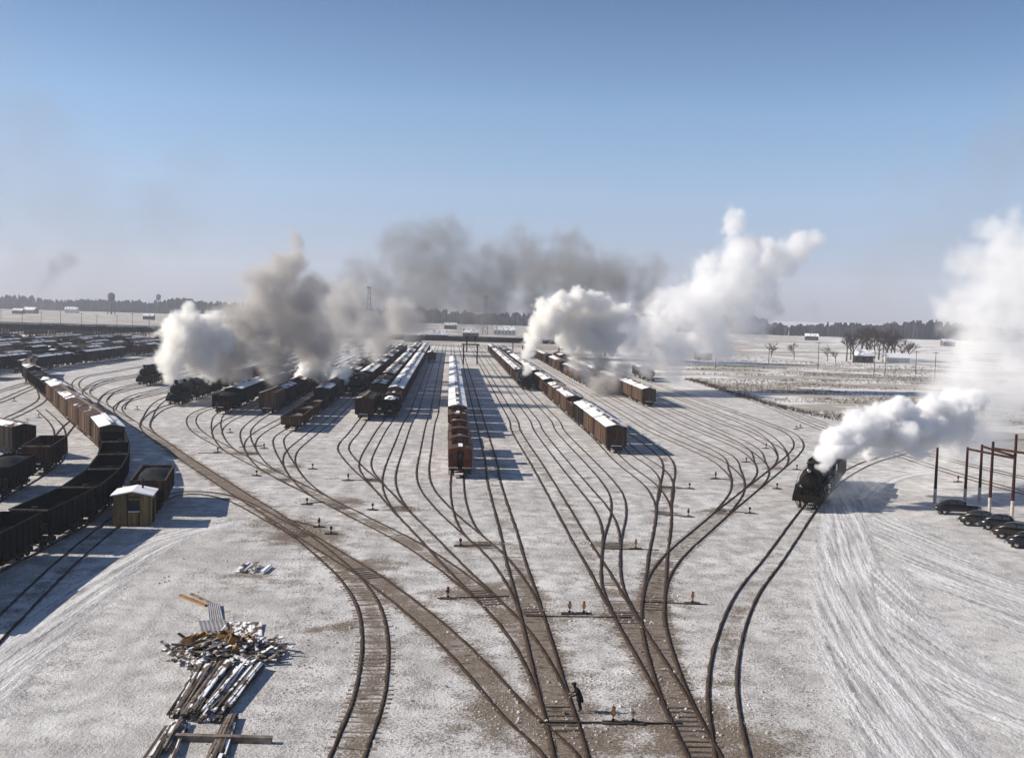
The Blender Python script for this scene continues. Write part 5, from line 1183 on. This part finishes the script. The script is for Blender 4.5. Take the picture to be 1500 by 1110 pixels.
# footprints trodden through the snow: flat ovals, the dents' shade put into their grey
m, t, b = nodes_mat('trodden_snow_shade'); b.inputs['Base Color'].default_value = (.33, .315, .31, 1); b.inputs['Roughness'].default_value = .95
rf_ = random.Random(31)
mb = MB()
for pxs in ([(440,800),(447,860),(449,930),(440,1000),(425,1060),(405,1130)], [(1165,850),(1143,900),(1150,945),(1172,985),(1185,1040),(1200,1100)], [(60,985),(150,955),(235,925)], [(700,1010),(640,1060),(600,1120)], [(940,1090),(905,960),(860,905)], [(452,880),(458,960),(470,1040),(466,1120)], [(1120,1000),(1140,1050),(1165,1105)], [(380,800),(420,780),(470,775)]):
    r = spline([G(*p) for p in pxs], .5); n_ = normals(r)
    for k in range(0, len(r)-1):
        sd_ = 1 if k % 2 else -1; x_, y_ = r[k]+n_[k]*(sd_*.13+rf_.gauss(0, .07)); a = math.atan2(*(r[k+1]-r[k])[::-1])+rf_.gauss(0, .25); ca, sa = math.cos(a), math.sin(a)
        L_ = rf_.uniform(.13, .2); W_ = rf_.uniform(.05, .08)
        mb.add([(x_+L_*math.cos(i)*ca-W_*math.sin(i)*sa, y_+L_*math.cos(i)*sa+W_*math.sin(i)*ca, .005) for i in [2*math.pi*j/8 for j in range(8)]], [tuple(range(8))], 'trodden_snow_shade')
tag(mb.build('footprints'), 'trails of footprints trodden through the snow', 'footprints', kind='stuff')
# ---------------------------------------------------------------- smoke and steam: real density grids made inside each plume's box
def smoke_mat(name, albedo, dens, aniso=.3):
    m = bpy.data.materials.new(name); m.use_nodes = True; t = m.node_tree; t.nodes.clear()
    v = t.nodes.new('ShaderNodeVolumePrincipled'); v.inputs['Color'].default_value = (*albedo, 1)
    v.inputs['Anisotropy'].default_value = aniso; v.inputs['Density'].default_value = dens; v.inputs['Density Attribute'].default_value = 'density'
    o = t.nodes.new('ShaderNodeOutputMaterial'); t.links.new(v.outputs[0], o.inputs['Volume']); MATS[name] = m; return m
RS = 1.3
def plume(label, puffs, mat, vox, warp=(.12, 2.2), lo=.10, hi=.45, ns=(.16, .55), seed=0.0, name='steam_plume', cat='steam', edge_n=.55):
    """puffs: (world centre, radius). density = soft union of the puffs, cut by billowing noise"""
    r_ = random.Random(int(seed)*7+1); sat = []
    for p, r in puffs:
        sat.append((p, r*RS*.88))
        for k in range(3):
            d = Vector((r_.gauss(0, 1), r_.gauss(0, 1), r_.gauss(.25, 1))).normalized(); sat.append((p+d*r*r_.uniform(.7, 1.0), r*RS*r_.uniform(.38, .6)))
    puffs = sat
    c0 = sum((p for p, r in puffs), Vector())/len(puffs)
    pad = 1.3
    mn = Vector([min(p[i]-r*pad for p, r in puffs) for i in range(3)])-c0; mx = Vector([max(p[i]+r*pad for p, r in puffs) for i in range(3)])-c0
    if mn.z+c0.z < .2: mn.z = .2-c0.z
    me = bpy.data.volumes.new(name); me.materials.append(MATS[mat])
    ob = bpy.data.objects.new(name, me); S.collection.objects.link(ob); ob.location = c0
    ng = bpy.data.node_groups.new(name+'_grid', 'GeometryNodeTree')
    ng.interface.new_socket('Geometry', in_out='INPUT', socket_type='NodeSocketGeometry'); ng.interface.new_socket('Geometry', in_out='OUTPUT', socket_type='NodeSocketGeometry')
    n = ng.nodes; L = ng.links.new
    go = n.new('NodeGroupOutput'); vc = n.new('GeometryNodeVolumeCube'); pos = n.new('GeometryNodeInputPosition')
    def mth(op, a, b=None, c=None, clamp=False):
        k = n.new('ShaderNodeMath'); k.operation = op; k.use_clamp = clamp
        for i, v in enumerate((a, b, c)):
            if v is None: continue
            if hasattr(v, 'node'): L(v, k.inputs[i])
            else: k.inputs[i].default_value = v
        return k.outputs[0]
    def vm(op, a, b=None, scale=None):
        k = n.new('ShaderNodeVectorMath'); k.operation = op
        for i, v in enumerate((a, b)):
            if v is None: continue
            if hasattr(v, 'node'): L(v, k.inputs[i])
            else: k.inputs[i].default_value = v
        if scale is not None:
            k.inputs['Scale'].default_value = scale
        return k
    def nz(vec, scale, det, rough=.55, W=0.0):
        k = n.new('ShaderNodeTexNoise'); k.noise_dimensions = '4D'; k.inputs['Scale'].default_value = scale; k.inputs['Detail'].default_value = det
        k.inputs['Roughness'].default_value = rough; k.inputs['W'].default_value = W; L(vec, k.inputs['Vector']); return k
    P0 = pos.outputs[0]
    w1 = nz(P0, ns[0], 3, .5, seed); d1 = vm('SCALE', vm('SUBTRACT', w1.outputs['Color'], (.5, .5, .5)).outputs[0], scale=warp[1]*2)
    P1 = vm('ADD', P0, d1.outputs[0]).outputs[0]
    acc = None
    for p, r in puffs:
        q = p-c0; d = vm('DISTANCE', P1, (q.x, q.y, q.z)).outputs['Value']
        f = mth('MULTIPLY_ADD', d, -1.0/r, 1.0)
        if acc is None: acc = f
        else:
            k = n.new('ShaderNodeMath'); k.operation = 'SMOOTH_MAX'; L(acc, k.inputs[0]); L(f, k.inputs[1]); k.inputs[2].default_value = .15; acc = k.outputs[0]
    bil = None
    for o_, (fq, am) in enumerate(((ns[1], 1.0), (ns[1]*2.1, .6), (ns[1]*4.4, .42), (ns[1]*9, .28))):
        bn = nz(P1, fq, 0, .5, seed+3+o_*5).outputs['Fac']
        tm = mth('MULTIPLY', mth('ABSOLUTE', mth('SUBTRACT', bn, .5)), 4.0*am)
        bil = tm if bil is None else mth('ADD', bil, tm)
    v = mth('MULTIPLY_ADD', mth('SUBTRACT', bil, 1.05), edge_n*.62, acc)
    mr = n.new('ShaderNodeMapRange'); mr.interpolation_type = 'SMOOTHSTEP'; L(v, mr.inputs['Value']); mr.inputs['From Min'].default_value = lo; mr.inputs['From Max'].default_value = hi
    inside = mth('GREATER_THAN', acc, -.35)
    L(mth('MULTIPLY', mr.outputs['Result'], inside), vc.inputs['Density'])
    vc.inputs['Min'].default_value = mn; vc.inputs['Max'].default_value = mx
    for ax, nm_ in enumerate(('Resolution X', 'Resolution Y', 'Resolution Z')): vc.inputs[nm_].default_value = max(12, int((mx[ax]-mn[ax])/vox))
    sm = n.new('GeometryNodeSetMaterial'); sm.inputs['Material'].default_value = MATS[mat]
    L(vc.outputs[0], sm.inputs[0]); L(sm.outputs[0], go.inputs[0])
    md = ob.modifiers.new('grid', 'NODES'); md.node_group = ng
    return tag(ob, label, cat)
smoke_mat('steam_white', (.9995, .9995, .9995), 2.6, 0)
smoke_mat('steam_thin', (.995, .995, .995), .27, 0)
smoke_mat('steam_cloud', (.992, .992, .992), .28, 0)
smoke_mat('smoke_cream', (.996, .988, .974), 1.2, 0)
smoke_mat('smoke_grey', (.73, .71, .69), .48, 0)
smoke_mat('smoke_dark', (.42, .415, .41), .075, 0)
smoke_mat('smoke_far', (.3, .3, .31), .03, .0)
def px(x, y, D, rp): return (P(x, y, D), rp*D/FPX)
# right engine: dense white burst leaning right, from stack and safety valves
D1 = LOCO1.y
plume('dense brilliant white steam burst blowing right from the nearest locomotive', [px(1203,684,D1-6,9), px(1212,664,D1-5,18), px(1235,646,D1-3,26), px(1262,632,D1,30), px(1293,622,D1+2,33), px(1310,598,D1+3,20), px(1325,630,D1+4,32), px(1357,628,D1+6,32), px(1385,618,D1+8,34), px(1402,600,D1+10,30), px(1405,628,D1+10,24), px(1290,655,D1+2,20), px(1345,655,D1+5,16)],
      'steam_white', .25, (0, 1.0), .12, .32, (.35, .9), 1.0)
plume('thin low steam drifting beside the wheels of the nearest locomotive', [px(1232,725,D1-3,26), px(1255,712,D1,24), px(1285,700,D1+2,20), px(1218,705,D1-4,14), px(1300,665,D1+3,18)], 'steam_thin', .5, (0, 1.0), .15, .7, (.35, .7), 2.0)
plume('tall soft grey-white cloud rising at the right photo edge', [px(1400,610,D1+12,50), px(1420,632,D1+10,40), px(1378,604,D1+11,36), px(1400,570,D1+14,44), px(1450,640,D1+14,36), px(1440,585,D1+16,52), px(1410,540,D1+20,40), px(1450,500,D1+22,58), px(1425,450,D1+24,48), px(1465,410,D1+26,62), px(1480,360,D1+28,44), px(1500,560,D1+18,60), px(1520,470,D1+26,70), px(1545,400,D1+30,60), px(1390,655,D1+10,26), px(1365,690,D1+8,14), px(1560,560,D1+22,60), px(1395,580,D1+14,30)],
      'steam_cloud', .6, (0, 2.4), .05, .7, (.16, .42), 3.0)
# column from engine in the long right row, leaning right
D4 = 272
plume('bright steam column rising from the engine in the right-hand rows', [px(775,540,D4-8,7), px(774,520,D4-8,10), px(779,500,D4-7,13), px(790,480,D4-6,17), px(806,462,D4-5,22), px(822,447,D4-4,20), px(846,440,D4-3,18), px(868,440,D4-2,16), px(885,446,D4,14), px(803,482,D4-4,16), px(828,470,D4,24), px(853,466,D4+2,24), px(880,470,D4+4,24), px(905,462,D4+6,18), px(830,498,D4,16), px(858,495,D4+2,22), px(885,498,D4+4,20)],
      'smoke_cream', .5, (0, 1.8), .10, .34, (.22, .6), 5.0, name='smoke_plume', cat='smoke')
plume('wide white cloud streaming up to the right over the snowy field', [px(875,500,D4+4,32), px(900,490,D4+6,30), px(925,500,D4+10,36), px(960,485,D4+14,40), px(1000,455,D4+18,42), px(985,510,D4+16,38), px(1035,440,D4+22,46), px(1070,420,D4+26,44), px(1085,375,D4+28,34), px(1075,335,D4+28,22), px(1072,315,D4+28,13), px(1110,410,D4+30,36), px(1140,380,D4+34,32), px(1172,362,D4+36,24), px(1192,350,D4+38,15), px(1040,490,D4+22,40), px(1090,470,D4+28,34), px(985,548,D4+14,18), px(1125,440,D4+32,26), px(950,530,D4+12,22)],
      'steam_thin', .75, (0, 3.6), .08, .55, (.11, .32), 7.0)
plume('small brownish-grey smoke wisps over the second right-hand row', [px(872,566,258,20), px(895,556,262,24), px(860,548,264,18), px(915,545,268,20), px(845,530,272,20), px(880,535,270,22)], 'smoke_grey', .7, (0, 1.8), .15, .8, (.2, .5), 9.0, name='smoke_plume', cat='smoke')
# left engine: cream billow and tall grey-brown cloud
D5 = 212
plume('cream-white billow on the left side of the big left smoke cloud', [px(252,552,D5-6,12), px(250,530,D5-6,20), px(262,510,D5-5,26), px(258,484,D5-4,26), px(285,492,D5-2,32), px(290,520,D5-2,28), px(305,478,D5,24), px(320,505,D5+2,28), px(275,468,D5-3,18), px(310,535,D5+2,22)],
      'smoke_cream', .42, (0, 1.7), .10, .34, (.24, .65), 11.0, name='smoke_plume', cat='smoke')
plume('towering cream and grey smoke cloud rising over the left engine', [px(345,510,D5+6,34), px(375,480,D5+8,38), px(395,440,D5+10,38), px(385,415,D5+10,30), px(415,405,D5+12,30), px(430,380,D5+12,24), px(432,355,D5+12,14), px(428,338,D5+12,9), px(440,440,D5+14,38), px(425,485,D5+14,42), px(460,420,D5+16,20), px(400,520,D5+12,34), px(450,510,D5+18,32), px(350,545,D5+6,20)],
      'smoke_grey', .8, (0, 2.6), .06, .6, (.15, .45), 13.0, name='smoke_plume', cat='smoke')
plume('brown-grey haze of smoke trailing right low over the left rows', [px(480,490,D5+30,34), px(515,500,D5+45,28), px(470,520,D5+25,30), px(540,470,D5+70,34), px(500,455,D5+50,38), px(590,470,D5+110,34), px(455,470,D5+22,36), px(520,440,D5+70,30), px(555,500,D5+80,28), px(400,555,D5+12,22), px(340,470,D5+8,26)], 'smoke_grey', 1.2, (0, 3.0), .06, .9, (.1, .3), 15.0, name='smoke_plume', cat='smoke')
plume('small low puff of white steam between the left rows', [px(448,546,236,12), px(463,544,238,15), px(480,549,238,15), px(497,550,236,12), px(508,545,236,8), px(440,552,238,8)], 'steam_white', .3, (0, .9), .1, .34, (.4, 1.0), 17.0)
plume('thin bluish steam behind the small low puff', [px(505,530,260,16), px(520,518,270,18), px(500,512,275,16), px(535,505,285,16)], 'steam_thin', .7, (0, 1.6), .15, 1.0, (.25, .6), 18.0)
smoke_mat('smoke_veil', (.45, .43, .42), .0042, .0)
plume('faint murky smoke veil hanging high at the far left sky', [px(40,400,700,80), px(-40,300,700,130), px(90,290,700,110), px(160,370,700,80), px(230,320,700,80), px(30,200,700,110), px(-60,120,700,110), px(280,250,700,60)], 'smoke_veil', 5, (0, 14), .02, .9, (.02, .06), 41.0, name='smoke_plume', cat='smoke')
plume('faint murky smoke veil high in the sky at the right edge', [px(1440,300,700,100), px(1530,220,700,120), px(1350,360,700,80), px(1480,420,700,90), px(1290,400,700,60), px(1330,270,700,60)], 'smoke_veil', 5, (0, 14), .02, .9, (.02, .06), 43.0, name='smoke_plume', cat='smoke')
# dark smoke bank beyond, over the viaduct
D6 = 470
plume('broad dark grey smoke bank hanging over the viaduct in the centre', [px(520,415,D6,28), px(560,430,D6,42), px(600,390,D6,48), px(640,430,D6,56), px(655,370,D6,44), px(668,345,D6,22), px(598,350,D6,26), px(700,420,D6,52), px(745,400,D6,48), px(790,400,D6,52), px(830,390,D6,46), px(860,405,D6,44), px(900,410,D6,46), px(940,425,D6,36), px(690,455,D6-10,36), px(610,460,D6-10,34), px(790,445,D6,36), px(500,440,D6,30), px(470,430,D6-20,30), px(640,400,D6,60), px(610,370,D6,40), px(720,440,D6,50), px(650,350,D6,26), px(770,372,D6,34), px(840,368,D6,34), px(850,430,D6,46), px(955,395,D6,30)],
      'smoke_dark', 1.9, (0, 6.5), .02, .8, (.05, .15), 19.0, name='smoke_plume', cat='smoke', edge_n=.8)
plume('darkest knot of smoke in the centre bank, just left of the white column', [px(800,400,D6-25,34), px(840,392,D6-25,36), px(872,402,D6-25,32), px(775,415,D6-25,26), px(905,415,D6-25,26)], 'smoke_dark', 1.6, (0, 5), .1, .8, (.06, .2), 23.0, name='smoke_plume', cat='smoke')
plume('thin dark chimney smoke drifting at the far left horizon', [px(54,432,1300,6), px(58,424,1300,8), px(66,413,1300,12), px(76,402,1300,16), px(88,392,1300,20), px(102,384,1300,20)], 'smoke_far', 4.5, (0, 12), .1, 1.0, (.02, .07), 29.0, name='smoke_plume', cat='smoke')
plume('faint thin steam wisp standing over the field left of farmhouse', [px(1195,512,520,8), px(1193,492,520,10), px(1197,470,520,12), px(1190,450,520,14)], 'smoke_far', 2.0, (0, 5), .1, 1.0, (.07, .2), 31.0)
plume('small white puff beyond the viaduct left of centre', [px(540,463,700,9), px(548,460,700,8), px(532,462,700,6)], 'steam_thin', 1.2, (0, 2), .1, .7, (.2, .4), 33.0)
# ---------------------------------------------------------------- haze
hz = MB(); hz.box((0, 2700, 119), (7600, 6300, 240), 'snow_roof'); hz.mats = []
me = bpy.data.meshes.new('haze'); me.from_pydata(hz.v, [], hz.f)
m = bpy.data.materials.new('haze_air'); m.use_nodes = True; t = m.node_tree; t.nodes.clear()
v = t.nodes.new('ShaderNodeVolumePrincipled'); v.inputs['Color'].default_value = (.82, .88, 1, 1); v.inputs['Density'].default_value = .00017; v.inputs['Anisotropy'].default_value = .2
o = t.nodes.new('ShaderNodeOutputMaterial'); t.links.new(v.outputs[0], o.inputs['Volume']); me.materials.append(m)
ho = bpy.data.objects.new('haze', me); S.collection.objects.link(ho); tag(ho, kind='stuff')
